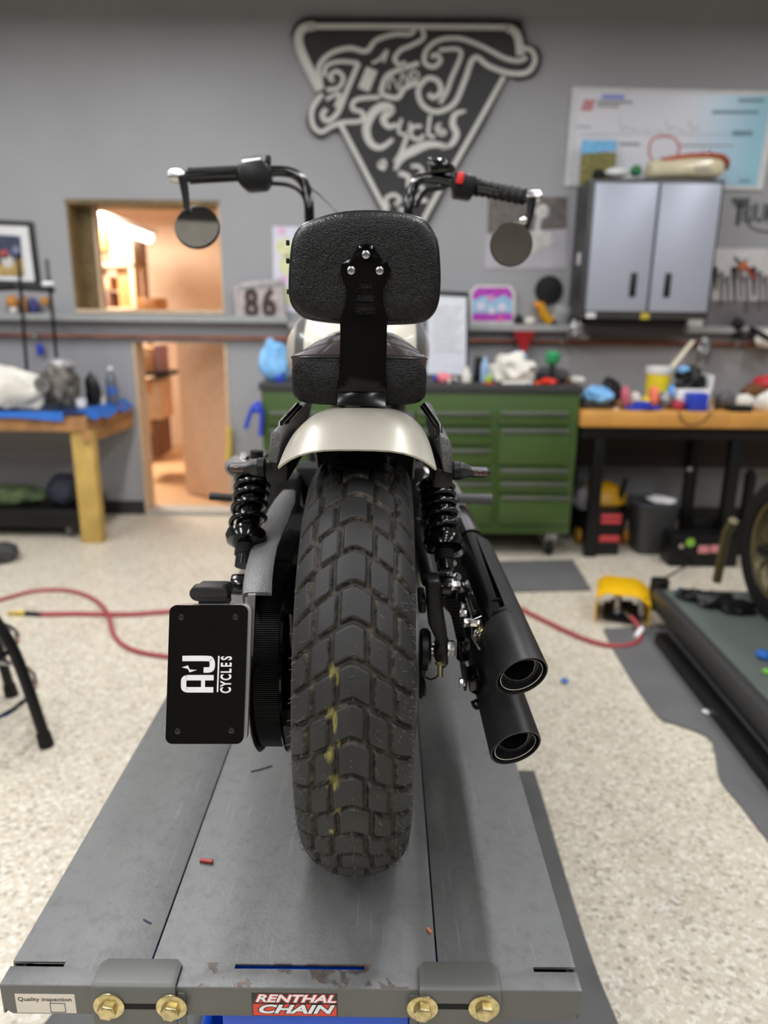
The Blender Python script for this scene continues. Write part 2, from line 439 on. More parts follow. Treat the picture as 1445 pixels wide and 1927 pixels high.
# ================================================================ WOODEN WORKBENCH
MAPLE = mat('oiled_maple_top', (198, 142, 68), .4, var=.12, scale=9)
BF = 4.12
bl_, bz1 = P(1090, 785, BF).x, P(1250, 775, BF).z
bz0 = P(1250, 806, BF).z
wbn = thing('workbench', 'long maple-topped workbench with black steel legs right of the green chest', 'workbench', ((bl_ + 3.4) / 2, BF + .4, 0))
m = MB(); m.box((bl_ + .01, BF, bz0), (3.6, BF + .75, bz1)); part(wbn, 'benchtop', m, MAPLE, bev=.012)
for px_ in (1122, 1377):
    xx = P(px_, 900, BF + .08).x
    for yy in (BF + .06, BF + .62):
        m = MB(); m.box((xx - .035, yy, 0), (xx + .035, yy + .06, bz0)); part(wbn, 'leg', m, SATIN, bev=.004)
m = MB(); m.box((bl_ + .05, BF + .66, .45), (3.5, BF + .69, bz0)); part(wbn, 'back_panel', m, mat('dark_brown_panel', (58, 50, 46), .8))
m = MB(); m.box((bl_ + .03, BF + .05, bz0 - .07), (3.55, BF + .09, bz0)); part(wbn, 'apron', m, SATIN, bev=.003)

# ================================================================ LEFT BENCH
PINE = mat('yellow_pine', (190, 158, 84), .55, var=.18, scale=8)
PINE2 = mat('rough_pine_edge', (168, 122, 76), .65, var=.25, scale=12)
LF = 4.33
lzt = P(150, 782, LF).z
lxr = P(152, 800, LF).x + .03
lb = thing('pine_workbench', 'pine workbench under a blue cover at the left edge, beside the doorway', 'workbench', (lxr - .9, LF + .3, 0))
m = MB(); m.quad8([(-4.2, LF, lzt - .10), (lxr, LF, lzt - .10), (lxr + .04, WY - .03, lzt - .10), (-4.2, WY - .03, lzt - .10)],
                  [(-4.2, LF, lzt), (lxr, LF, lzt), (lxr + .04, WY - .03, lzt), (-4.2, WY - .03, lzt)]); part(lb, 'benchtop', m, PINE2, bev=.004)
m = MB(); m.box((lxr - .11, LF + .02, 0), (lxr + .02, LF + .11, lzt - .1)); part(lb, 'leg', m, PINE, bev=.006)
m = MB(); m.box((-4.1, LF + .02, 0), (-4.0, LF + .11, lzt - .1)); part(lb, 'leg', m, PINE, bev=.006)
m = MB(); m.quad8([(lxr - .03, LF + .005, lzt - .17), (lxr + .012, LF + .005, lzt - .17), (lxr + .05, WY - .04, lzt - .17), (lxr + .01, WY - .04, lzt - .17)], [(lxr - .03, LF + .005, lzt - .095), (lxr + .012, LF + .005, lzt - .095), (lxr + .05, WY - .04, lzt - .095), (lxr + .01, WY - .04, lzt - .095)]); part(lb, 'end_board', m, PINE2, bev=.003)
TARP = mat('blue_vinyl_cover', (20, 44, 90), .5, var=.25, scale=9, bump=.003, bscale=14)
TAPEB = mat('bright_blue_tape', (36, 104, 190), .5, var=.1)
m = MB()
g = [(-4.2 + (lxr + 4.2) * i / 40, LF - .02 + (WY - .04 - LF + .02) * j / 10) for j in range(11) for i in range(41)]
vv = [m.bm.verts.new((x, y, lzt + .012 + .008 * noise.noise(V((x * 6, y * 6, 0))))) for x, y in g]
for j in range(10):
    for i in range(40): m.bm.faces.new([vv[j * 41 + i], vv[j * 41 + i + 1], vv[j * 41 + 42 + i], vv[j * 41 + 41 + i]])
ext = bmesh.ops.extrude_face_region(m.bm, geom=m.bm.faces[:])
for e in ext['geom']:
    if isinstance(e, bmesh.types.BMVert): e.co.z += .006
tc = solo('bench_cover', m, TARP, 'wrinkled dark blue cover lying over the pine workbench', 'cover')
m = MB()
q = []
for i in range(30):
    x = -4.2 + (lxr - .12 + 4.2) * i / 29; d = .022 + .010 * math.sin(x * 9)
    q.append([(x, LF - .028, lzt + .025), (x, LF - .036, lzt - d), (x, LF - .030, lzt - d), (x, LF - .022, lzt + .02)])
m.rings(q); part(tc, 'front_hem', m, TAPEB)
m = MB()
q = []
for i in range(16):
    y = LF + .02 + (WY - .06 - LF) * i / 15; d = .03 + .012 * math.sin(y * 21)
    q.append([(lxr + .0, y, lzt + .03), (lxr + .06, y, lzt - d), (lxr + .05, y, lzt - d), (lxr - .06, y, lzt + .024)])
m.rings(q); part(tc, 'side_hem', m, TAPEB)

# ================================================================ WALL ITEMS
Y0 = WY - .002
def onwall(px, py, lift): return P(px, py, Y0 - lift)
def flat(mbx, pts, l0, l1):
    mbx.quad8([onwall(*p, l1) for p in pts], [onwall(*p, l0) for p in pts])
# --- triangular shop sign
def sg(x, y, lift): 
    return P(520 + x / 2.779, y / 2.779, WY - .03 - lift)
SBLK = mat('weathered_black_sign_paint', 42, .6, var=.25, scale=5)
SWHT = mat('aged_white_sign_paint', (205, 204, 198), .6, var=.05, scale=8)
sgn = thing('shop_sign', 'large triangular black and white shop sign high on the grey wall', 'sign', sg(690, 1330, 0) )
out = crom([(82, 210, 0), (88, 140, 0), (145, 94, 0), (250, 90, 0), (700, 94, 0), (1225, 100, 0), (1290, 145, 0), (1312, 220, 0), (1372, 252, 0), (1388, 320, 0), (1350, 392, 0), (1262, 416, 0), (1212, 412, 0), (1090, 650, 0), (962, 860, 0), (800, 1160, 0), (700, 1335, 0), (672, 1335, 0), (560, 1135, 0), (440, 905, 0), (325, 690, 0), (235, 722, 0), (172, 682, 0), (160, 600, 0), (212, 490, 0), (150, 360, 0)], 4, True)
m = MB(); fr = [sg(p.x, p.y, 0) for p in out]; bk = [V((p.x, WY - .004, p.z)) for p in fr]
b2 = bmesh.new(); vs = [b2.verts.new(p) for p in fr]; es = [b2.edges.new((vs[i], vs[(i + 1) % len(vs)])) for i in range(len(vs))]
bmesh.ops.triangle_fill(b2, use_beauty=True, edges=es, normal=(0, -1, 0))
ge = bmesh.ops.extrude_face_region(b2, geom=b2.faces[:])
for e in ge['geom']:
    if isinstance(e, bmesh.types.BMVert): e.co.y = WY - .002
m.merge(b2); b2.free()
part(sgn, 'sign_board', m, SBLK)
m = MB()
for pts, wd in (([(165, 138), (600, 138), (1215, 143)], 30), ([(232, 470), (190, 395), (135, 280), (115, 200), (140, 148), (200, 136)], 46),
        ([(1200, 143), (1245, 165), (1268, 215), (1275, 290)], 42), ([(338, 655), (430, 830), (550, 1060), (680, 1305)], 24),
        ([(1190, 400), (1090, 580), (945, 835), (800, 1090), (684, 1310)], 24)):
    m.ribbon(pts, wd, sg, .008)
part(sgn, 'border_line', m, SWHT)
m = MB()
T_ = [([(1285, 250), (1335, 265), (1352, 320), (1310, 378), (1215, 382), (1110, 345), (1035, 300), (985, 420), (930, 540), (840, 585), (765, 550), (742, 470), (790, 410), (845, 425), (860, 480), (820, 510), (795, 490)], 27),
      ([(1310, 300), (1265, 318), (1190, 302), (1080, 245), (960, 202), (850, 210), (785, 262), (775, 325), (820, 350), (858, 318), (838, 285), (810, 300)], 24),
      ([(850, 262), (965, 268), (915, 410), (890, 480), (855, 540)], 22),
      ([(232, 440), (222, 350), (280, 282), (380, 252), (470, 268), (520, 212), (615, 180), (700, 178), (722, 148)], 26),
      ([(762, 150), (768, 200), (700, 240), (650, 262), (618, 310), (655, 345), (670, 320)], 24),
      ([(262, 470), (325, 458), (350, 405), (315, 372), (278, 400), (300, 425)], 22), ([(250, 400), (262, 345), (330, 322), (430, 330)], 22),
      ([(430, 330), (370, 470), (320, 590), (265, 632), (240, 600), (262, 570)], 26), ([(240, 490), (188, 570), (190, 650), (232, 690), (290, 660), (350, 640), (440, 632), (452, 590), (398, 568), (420, 520), (540, 508)], 24),
      ([(455, 470), (500, 360)], 62), ([(260, 520), (330, 490), (310, 560)], 20), ([(500, 330), (540, 310), (580, 262), (560, 325)], 16), ([(545, 488), (575, 400), (650, 362), (745, 330)], 26),
      ([(545, 492), (630, 512), (672, 460), (745, 430)], 26), ([(585, 470), (600, 400), (640, 470)], 10), ([(645, 455), (660, 385), (690, 440), (695, 375)], 10), ([(715, 430), (712, 368), (745, 390), (722, 425)], 10)]
for pts, wd in T_: m.ribbon(pts, wd, sg, .007)
part(sgn, 'monogram_lettering', m, SWHT)
m = MB()
Cy = [([(632, 650), (585, 662), (560, 620), (600, 575), (560, 556), (505, 590), (470, 670), (490, 745), (545, 772), (610, 728)], (20, 46)),
      ([(655, 620), (640, 690), (690, 700), (700, 640)], 16), ([(690, 690), (655, 790), (620, 850)], 22), ([(575, 850), (545, 862), (572, 875)], 40),
      ([(760, 660), (715, 665), (702, 710), (745, 730), (772, 705)], 20), ([(805, 600), (795, 700), (830, 715)], 18), ([(860, 645), (835, 668), (860, 705), (885, 690), (845, 672)], 14),
      ([(990, 580), (935, 598), (922, 650), (942, 700), (915, 755), (860, 775)], (14, 34)),
      ([(900, 765), (800, 755), (720, 785), (655, 825), (620, 890)], (14, 48)), ([(640, 905), (690, 925), (690, 980)], 26), ([(705, 870), (745, 870), (765, 905), (735, 925)], 20),
      ([(585, 1090), (572, 1040), (615, 1018), (648, 1045), (620, 1070)], 20), ([(740, 960), (770, 1000), (740, 1040), (790, 1050)], 22), ([(640, 1090), (690, 1120), (690, 1180)], 20)]
for pts, wd in Cy: m.ribbon(pts, wd, sg, .007)
part(sgn, 'script_lettering', m, SWHT)

# --- presentation cheque
CHEQ = Nt('cheque_print')
sx = CHEQ.n.new('ShaderNodeSeparateXYZ'); CHEQ.l.new(CHEQ.tc.outputs['Object'], sx.inputs[0])
CHEQ.col(CHEQ.ramp(CHEQ.math('ADD', CHEQ.math('MULTIPLY', sx.outputs[0], 1.0), .5), [(.05, srgb(214, 214, 220)), (.55, srgb(208, 211, 218)), (.8, srgb(176, 204, 222)), (1, srgb(150, 196, 212))]))
CHEQ.b.inputs['Roughness'].default_value = .35
GREYPR = mat('grey_print', 150, .6); REDP = mat('faded_red_print', (196, 110, 116), .6); BLUEPR = mat('blue_print', (130, 140, 215), .6); CYANPR = mat('grey_blue_print', (110, 140, 150), .6)
cq = thing('presentation_cheque', 'oversized white and pale blue presentation cheque hung behind the cabinet', 'cheque', P(1262, 352, WY - .02))
m = MB(); flat(m, [(1062, 350), (1434, 358), (1470, 172), (1077, 163)], 0, .012); part(cq, 'board_edge', m, mat('white_board_edge', 205, .5))
m = MB(); flat(m, [(1080, 344), (1424, 350), (1452, 180), (1088, 174)], .012, .014); part(cq, 'printed_sheet', m, CHEQ.m)
m = MB()
for k in range(4):
    y = 188 + k * 5.4; flat(m, [(1092 + (3 - k) * 1.6, y + 4), (1114 + (3 - k) * 1.6, y + 4), (1116 + (3 - k) * 1.6, y), (1094 + (3 - k) * 1.6, y)], .014, .016)
part(cq, 'striped_red_emblem', m, REDP)
m = MB(); flat(m, [(1131, 186), (1174, 187), (1176, 179), (1133, 178)], .014, .016); part(cq, 'blue_marking', m, BLUEPR)
m = MB()
for a in [(1124, 189, 1190, 195), (1124, 197, 1165, 202), (1085, 237, 1112, 240), (1090, 252, 1380, 253), (1165, 268, 1205, 274), (1280, 272, 1380, 275)]:
    flat(m, [(a[0], a[3]), (a[2], a[3] + .5), (a[2], a[1] + .5), (a[0], a[1])], .014, .0155)
part(cq, 'printed_lines', m, GREYPR)
m = MB()
for a in [(1390, 186, 1438, 192), (1340, 208, 1428, 214), (1378, 246, 1416, 256), (1390, 338, 1412, 343)]:
    m = MB(); flat(m, [(a[0], a[3]), (a[2], a[3]), (a[2], a[1]), (a[0], a[1])], .014, .0155); part(cq, 'printed_figure', m, CYANPR)
m = MB()
for k in range(7):
    x = 1165 + k * 22; hh = (26, 10, 8, 8, 24, 8, 22)[k]
    m.ribbon([(x, 248 - hh), (x + 5, 246), (x + 12, 250 - hh * .5), (x + 18, 247)], 1.3, lambda a, b, l: onwall(a, b, .014 + l), .001)
part(cq, 'handwriting', m, GREYPR)
m = MB(); m.ribbon([(1222, 278), (1228, 262), (1250, 256), (1270, 262), (1278, 280), (1268, 300), (1240, 305), (1224, 296)], 4, lambda a, b, l: onwall(a, b, .015 + l), .001, 5, True); part(cq, 'round_red_stamp', m, REDP)

# --- wall cabinet
GMET = mat('dark_grey_cabinet_steel', 74, .45, metal=.3)
CK = 4.74
xl, xr, zb, zt = wr(1110, 342, 1345, 590, CK)
xr = P(1342, 470, CK).x
wc = thing('wall_cabinet', 'grey steel two-door wall cabinet mounted above the maple workbench', 'cabinet', ((xl + xr) / 2, CK + .15, zb - .03))
zb2 = zb - .035
m = MB(); m.box((xl - .03, CK, zb2), (xr + .02, WY, zt + .015)); part(wc, 'cabinet_body', m, GMET, bev=.004)
DOORM = mat('silver_tread_steel', (172, 177, 190), .42, metal=.25, var=.05, scale=300, bump=.001, bscale=120)
mid = P(1228, 470, CK).x
for a, b_, s_ in ((xl, mid - .008, 1), (mid + .008, xr, -1)):
    m = MB(); m.box((a, CK - .02, zb + .01), (b_, CK, zt - .01)); d = part(wc, 'door', m, DOORM, bev=.006)
    hx = (b_ - .10) if s_ == 1 else (a + .10)
    m = MB(); m.box((hx - .02, CK - .028, zb + .1), (hx + .02, CK - .019, zb + .245)); part(wc, 'handle_recess', m, PLASTIC, d, bev=.004)
m = MB(); m.box((xl - .034, CK + .1, zb + .30), (xl - .03, CK + .16, zb + .37)); part(wc, 'side_sticker', m, WHITE)
m = MB(); m.box((mid - .035, CK - .006, zb2 + .0), (mid + .02, CK + .0, zb + .006)); part(wc, 'yellow_warning_tag', m, mat('yellow_tag', (190, 170, 60), .6))
m = MB(); m.box((xl + .01, CK - .004, zb2 + .005), (xl + .07, CK + .0, zb + .004)); part(wc, 'white_badge', m, WHITE)
LOWM = mat('dark_brown_under_shelf', (52, 46, 46), .7)
m = MB(); l, r_, b, t = wr(1100, 596, 1288, 627, CK + .1); m.box((l, CK + .1, b), (r_, WY, zb2)); solo('under_cabinet_box', m, LOWM, 'dark brown box fixed directly under the grey wall cabinet', 'box', bev=.004)

# items on the cabinet top
ctop = zt + .016
IV = mat('ivory_tank_paint', (214, 204, 172), .25, coat=.5); RUST = mat('burnt_orange_tank_paint', (186, 74, 32), .25, coat=.5)
tk = thing('spare_fuel_tank', 'ivory and burnt orange motorcycle fuel tank lying on the wall cabinet', 'fuel tank', P(1290, 342, CK + .12))
def ringx(pxc, top, bot, dep, D):
    a = P(pxc, top, D); b_ = P(pxc, bot, D); h = (a.z - b_.z) / 2; c = (a + b_) / 2
    return [V((c.x, c.y + dep * math.cos(t) * abs(math.cos(t)) ** -.3 if abs(math.cos(t)) > 1e-3 else c.y, c.z + h * math.copysign(abs(math.sin(t)) ** .8, math.sin(t)))) for t in [2 * PI * k / 20 for k in range(20)]]
rs = [ringx(x, a, b_, d, CK + .13) for x, a, b_, d in ((1216, 306, 334, .03), (1222, 303, 338, .06), (1245, 300, 339, .08), (1290, 296, 339.5, .10), (1325, 295, 341, .10), (1345, 298, 340, .09), (1356, 306, 330, .06), (1360, 312, 322, .03))]
m = MB(); m.rings(rs); part(tk, 'tank_shell', m, IV)
rs = [ringx(x, a - 2.5, a + 9, d, CK + .13) for x, a, d in ((1240, 301, .07), (1262, 298, .085), (1290, 294.5, .10), (1325, 293, .105), (1350, 296, .10), (1364, 304, .07), (1367, 312, .04))]
m = MB(); m.rings(rs); part(tk, 'top_stripe', m, RUST)
m = MB(); m.lathe([(.03, 0), (.03, .015), (.02, .025)], P(1328, 292, CK + .13), (0, 0, 1)); part(tk, 'filler_cap', m, CHROME)
m = MB()
for k in range(6): m.ribbon([(1308 + k * 5.2, 321), (1311 + k * 5.2, 313 if k in (0, 3) else 316), (1313 + k * 5.2, 321)], 1.2, lambda a, b, l: P(a, b, CK + .028 - l), .002, 3)
part(tk, 'tank_script', m, GREYPR)
m = MB(); m.blob(P(1160, 326, CK + .12), (.075, .06, .03), .12, 2, 3); solo('white_rag', m, WHITE, 'white bundled rag on top of the wall cabinet, left of the tank', 'rag')
m = MB(); m.blob(P(1197, 322, CK + .15), (.035, .04, .035), .15, 3, 5); solo('green_cloth', m, mat('green_cloth', (50, 128, 84), .7), 'small green cloth on the wall cabinet beside the white rag', 'cloth')
m = MB(); m.blob(P(1127, 330, CK + .10), (.04, .04, .035), .2, 3, 6); solo('black_pouch', m, PLASTIC, 'small black pouch at the left corner of the cabinet top', 'pouch')
pg = thing('picture_postcard', 'small landscape photo of a hillside under blue sky propped on the cabinet', 'photo', P(1125, 338, CK + .2))
SKYP = mat('photo_sky', (110, 176, 220), .4, var=.15, scale=20); HILL = mat('photo_hillside', (118, 112, 50), .5, var=.35, scale=40)
m = MB(); l, r_, b, t = wr(1092, 287, 1158, 338, CK + .21); m.box((l, CK + .21, ctop + .001), (r_, CK + .214, t)); part(pg, 'photo_ground', m, HILL)
m = MB(); l2, r2, b2_, t2 = wr(1092, 264, 1158, 288, CK + .21); m.quad8([(l, CK + .2095, t - .01), (r_, CK + .2095, t + .015), (r_, CK + .2095, t2), (l, CK + .2095, t2)], [(l, CK + .214, t - .01), (r_, CK + .214, t + .015), (r_, CK + .214, t2), (l, CK + .214, t2)]); part(pg, 'photo_sky', m, SKYP)

# --- TRIUMPH lettering
m = MB(); a = P(1380, 402, WY - .003)
Mt = Mx(((1, 0, 0, a.x), (0, 0, -1, WY - .004), (0, 1, 0, a.z), (0, 0, 0, 1)))
m.text('TRIUMPH', Mt, .155, .002, 0, .003, .62, align='LEFT')
m.text('T', Mt @ Mx.Translation((-.02, 0, 0)), .24, .002, 0, .003, .8, align='LEFT')
m.ribbon([(1403, 412), (1412, 426), (1430, 434), (1452, 436), (1480, 432)], 3.5, lambda x, y, l: P(x, y, WY - .003 - l), .003)
solo('wall_lettering', m, mat('charcoal_wall_lettering', 72, .6), 'dark TRIUMPH lettering on the wall right of the cabinet', 'lettering')

# --- framed and unframed pictures
def frame(name, pts, D, fw, matf, label, cat, paper, fd=.02, mat_w=None):
    "picture frame whose four corners (tl, tr, br, bl) are given in the photograph"
    q = [P(*p, D) for p in pts]; c = sum(q, V()) / 4
    th = thing(name, label, cat, V((c.x, D + .01, min(p.z for p in q))))
    def ins(k): return [c + (p - c) * k for p in q]
    def sh(v, dy): return [x + V((0, dy, 0)) for x in v]
    m = MB()
    inn = ins(1 - fw)
    for i in range(4):
        j = (i + 1) % 4
        m.quad8([q[i], q[j], inn[j], inn[i]], sh([q[i], q[j], inn[j], inn[i]], fd))
    part(th, 'picture_frame', m, matf, bev=.002)
    m = MB(); m.quad8(sh(inn, .006), sh(inn, fd)); pp = part(th, 'mat_board' if mat_w else 'print', m, paper if not mat_w else mat_w)
    return th, ins, sh
FB = mat('black_picture_frame', 34, .4); PAPER = mat('white_paper', (224, 228, 236), .6)
th, ins, sh = frame('framed_photo', [(-60, 412), (60, 417), (75, 538), (-60, 534)], WY - .025, .14, FB, 'black-framed picture with white mount hanging at the left edge', 'picture', PAPER, .022, mat('white_mount', 222, .6))
PH = mat('dark_team_photo', (60, 66, 88), .4, var=.5, scale=12)
m = MB(); m.quad8([P(*p, WY - .022) for p in ((-40, 440), (38, 444), (45, 520), (-40, 518))], [P(*p, WY - .018) for p in ((-40, 440), (38, 444), (45, 520), (-40, 518))]); ph = part(th, 'print', m, PH)
m = MB(); m.quad8([P(*p, WY - .0235) for p in ((-40, 496), (44, 498), (46, 519), (-40, 518))], [P(*p, WY - .022) for p in ((-40, 496), (44, 498), (46, 519), (-40, 518))]); part(th, 'print_foreground', m, mat('ochre_print', (176, 150, 90), .5, var=.3, scale=20), ph)
for x, y, rr, cc in ((8, 478, .03, (170, 80, 80)), (14, 492, .04, (200, 196, 190)), (30, 470, .025, (120, 126, 150)), (36, 494, .03, (190, 160, 100))):
    m = MB(); m.lathe([(rr, 0), (rr, .001)], P(x, y, WY - .0236), (0, -1, 0)); part(th, 'print_patch', m, mat('print_patch', cc, .5), ph)
th, ins, sh = frame('framed_notice', [(800, 546), (882, 550), (881, 714), (798, 712)], WY - .33, .10, FB, 'tall black-framed white notice standing on the tool chest', 'notice', PAPER)
for k in range(9):
    pass
m = MB()
for k in range(10):
    y = 578 + k * 9; mm = [P(a, y + b_, WY - .3255) for a, b_ in ((815, 3), (870 - (k % 3) * 6, 3), (870 - (k % 3) * 6, 0), (815, 0))]
    m.quad8(mm, [p + V((0, .001, 0)) for p in mm])
part(th, 'printed_lines', m, mat('pale_print', 196, .6))
# black and white motorcycle photograph
MUR = mat('grey_brown_print', (98, 92, 88), .5, var=.35, scale=30); LG = mat('pale_lilac_print', (176, 172, 178), .5, var=.08, scale=10)
pw_ = thing('motorcycle_poster', 'black and white motorcycle poster behind the right mirror', 'poster', P(988, 503, WY - .004))
m = MB(); flat(m, [(912, 506), (1066, 506), (1068, 368), (916, 368)], 0, .004); part(pw_, 'sheet', m, LG)
m = MB(); flat(m, [(917, 440), (1066, 430), (1067, 370), (918, 370)], .004, .006); part(pw_, 'dark_backdrop', m, MUR)
m = MB()
for c_, rr in (((1020, 398), .045), ((1012, 446), .05), ((1030, 452), .045), ((1008, 466), .04)):
    m.lathe([(rr, 0), (rr * .7, .003)], P(*c_, WY - .0085), (0, -1, 0), 16)
m.ribbon([(1016, 400), (1012, 420), (1008, 440)], 10, lambda a, b, l: onwall(a, b, .006 + l), .002)
part(pw_, 'rider_figure', m, mat('pale_print_figure', (190, 190, 186), .5, var=.3, scale=60))
# small poster left of backrest, mostly white
pp = thing('pastel_poster', 'white poster with faint pink and yellow print just left of the backrest', 'poster', P(545, 585, WY - .004))
m = MB(); flat(m, [(515, 585), (600, 590), (600, 428), (513, 426)], 0, .003); part(pp, 'sheet', m, mat('lavender_paper', (214, 212, 226), .6))
m = MB()
for c_, rr in (((536, 466), .06), ((545, 500), .07), ((540, 556), .06)): m.lathe([(rr, 0), (rr, .001)], P(*c_, WY - .006), (0, -1, 0), 20)
part(pp, 'yellow_print', m, mat('yellow_print', (214, 216, 170), .6, var=.1))
m = MB()
for c_ in ((530, 434), (533, 526)): m.lathe([(.025, 0), (.025, .001)], P(*c_, WY - .0075), (0, -1, 0), 16)
part(pp, 'pink_print', m, mat('pink_print', (224, 178, 206), .6))
# black disc
m = MB(); m.lathe([(.02, 0), (.085, .0), (.095, .012), (.09, .02), (.0, .024)], P(1032, 546, WY), (0, -1, 0)); solo('black_disc', m, PLASTIC, 'round black disc fixed to the wall left of the cabinet', 'disc')
# tray with colourful print
ty = thing('printed_tray', 'bright purple and pink printed tray standing on the wall ledge', 'tray', P(926, 612, WY - .05))
q_ = [(885, 612), (884, 550), (895, 537), (960, 537), (970, 550), (970, 612)]
m = MB(); m.quad8([P(*p, WY - .045) for p in q_], [P(*p, WY - .03) for p in q_]); part(ty, 'tray_board', m, mat('pale_tray_rim', (206, 206, 200), .5), bev=.003)
def poly(pts, mt, nm, l=.001):
    m = MB(); m.quad8([P(*p, WY - .0455 - l) for p in pts], [P(*p, WY - .045) for p in pts]); part(ty, nm, m, mt)
poly([(889, 604), (889, 552), (898, 541), (957, 541), (964, 552), (964, 604)], mat('magenta_print', (176, 60, 176), .45, var=.25, scale=40), 'purple_print')
poly([(889, 589), (889, 566), (910, 556), (930, 562), (950, 555), (964, 566), (964, 589)], mat('sky_print', (150, 190, 220), .45, var=.3, scale=50), 'blue_print', .002)
m = MB()
for a, b_, c_ in ((923, 562, .022), (905, 576, .03), (945, 578, .03), (925, 584, .025)): m.lathe([(c_, 0), (c_, .001)], P(a, b_, WY - .049), (0, -1, 0), 14)
part(ty, 'white_print_shape', m, mat('white_print', (214, 208, 226), .5, var=.2, scale=60))
m = MB(); m.lathe([(.016, 0), (.016, .001)], P(923, 562, WY - .0505), (0, -1, 0), 14); m.lathe([(.02, 0), (.02, .001)], P(942, 600, WY - .049), (0, -1, 0), 14); part(ty, 'pink_print_shape', m, mat('hot_pink_print', (222, 96, 160), .5))
# 86 number board on the ledge
nb = thing('number_board', 'worn white and brown board with the number 86 standing on the ledge', 'number board', P(485, 598, WY - .05))
m = MB(); q_ = [(445, 602), (438, 540), (460, 530), (530, 524), (540, 598)]; m.quad8([P(*p, WY - .06) for p in q_], [P(*p, WY - .03) for p in q_]); part(nb, 'board', m, mat('worn_white_board', (176, 168, 166), .6, var=.25, scale=20), bev=.004)
for cx, tx in ((473, '8'), (506, '6')):
    a = P(cx, 573, WY - .062); Mt = Mx(((1, 0, 0, a.x), (0, 0, -1, a.y), (0, 1, 0, a.z), (0, 0, 0, 1)))
    m = MB(); m.text(tx, Mt @ Mx.Translation((0, 0, 0)), .25, .001, 0, .014, .72); part(nb, 'numeral_shadow', m, mat('brown_numeral', (110, 74, 68), .6))
    m = MB(); m.text(tx, Mt @ Mx.Translation((0, 0, .003)), .25, .001, 0, .003, .72); part(nb, 'numeral', m, SBLK)
m = MB(); flat(m, [(449, 545), (530, 537), (530, 531), (447, 539)], .062, .064); part(nb, 'heading_print', m, GREYPR)

# ================================================================ FLOOR COVERINGS, HOSES
MATR = mat('dark_rubber_mat', 98, .55, var=.10, scale=6, bump=.002, bscale=90)
def gpoly(mb, pts, z0, z1, fn=None):
    q = [G(*p) for p in pts]
    mb.quad8([V((p.x, p.y, z1)) for p in q], [V((p.x, p.y, z0)) for p in q]); return mb
m = MB(); gpoly(m, [(872, 1118), (1112, 1112), (1078, 1056), (880, 1060)], 0.0005, .012); solo('floor_mat', m, MATR, 'dark rubber mat on the floor in front of the green chest', 'mat', bev=.002)
m = MB()
pts = crom([(1135, 1186, 0), (1160, 1235, 0), (1200, 1300, 0), (1240, 1352, 0), (1262, 1362, 0), (1330, 1388, 0), (1345, 1420, 0), (1355, 1470, 0), (1395, 1520, 0), (1450, 1590, 0), (1560, 1700, 0)], 3)
b2 = bmesh.new(); vs = [b2.verts.new((*G(p.x, p.y).xy, 0)) for p in pts] + [b2.verts.new((*G(a, b_).xy, 0)) for a, b_ in ((1800, 1500), (1500, 1180), (1300, 1175))]
es = [b2.edges.new((vs[i], vs[(i + 1) % len(vs)])) for i in range(len(vs))]
bmesh.ops.triangle_fill(b2, use_beauty=True, edges=es, normal=(0, 0, 1)); ge = bmesh.ops.extrude_face_region(b2, geom=b2.faces[:])
for e in ge['geom']:
    if isinstance(e, bmesh.types.BMVert): e.co.z += .008
for v in b2.verts: v.co.z += .0005
m.merge(b2); b2.free(); solo('torn_floor_mat', m, MATR, 'torn dark rubber mat with ragged edge under the right-hand lift', 'mat')
def treadmat():
    t = Nt('tread_plate_mat')
    t.col(t.ramp(t.noise(5, 4), [(.3, srgb(70, 70, 70)), (.7, srgb(92, 92, 90))])); t.b.inputs['Roughness'].default_value = .5
    mp = t.n.new('ShaderNodeMapping'); mp.inputs['Scale'].default_value = (1, .35, 1); mp.inputs['Rotation'].default_value = (0, 0, .78)
    t.l.new(t.tc.outputs['Object'], mp.inputs[0])
    v = t.add('ShaderNodeTexVoronoi'); v.inputs['Scale'].default_value = 55; v.inputs['Randomness'].default_value = 0
    t.l.new(mp.outputs[0], v.inputs['Vector']); t.bump(t.ramp(v.outputs['Distance'], [(.1, (1, 1, 1)), (.35, (0, 0, 0))]), .004); return t.m
TREAD = treadmat()
m = MB()
pts = crom([(1005, 1455, 0), (1025, 1520, 0), (1048, 1600, 0), (1075, 1690, 0), (1100, 1770, 0), (1128, 1850, 0), (1165, 1940, 0), (1200, 2040, 0)], 3)
q = [G(p.x, p.y) for p in pts]; lo_ = [V((-.62 if k == 0 else -.60, p.y, 0)) for k, p in enumerate(q)]
L = [(a, b_) for a, b_ in zip(q, lo_)]
b2 = bmesh.new(); vs = [b2.verts.new((p.x, p.y, .0005)) for p in q] + [b2.verts.new((G(60, 1925).x - .0, q[-1].y, .0005)), b2.verts.new((-.42, q[0].y, .0005))]
es = [b2.edges.new((vs[i], vs[(i + 1) % len(vs)])) for i in range(len(vs))]
bmesh.ops.triangle_fill(b2, use_beauty=True, edges=es, normal=(0, 0, 1)); ge = bmesh.ops.extrude_face_region(b2, geom=b2.faces[:])
for e in ge['geom']:
    if isinstance(e, bmesh.types.BMVert): e.co.z += .01
m.merge(b2); b2.free(); lm = solo('tread_mat', m, TREAD, 'dark diamond-tread mat on the floor under the main lift', 'mat')

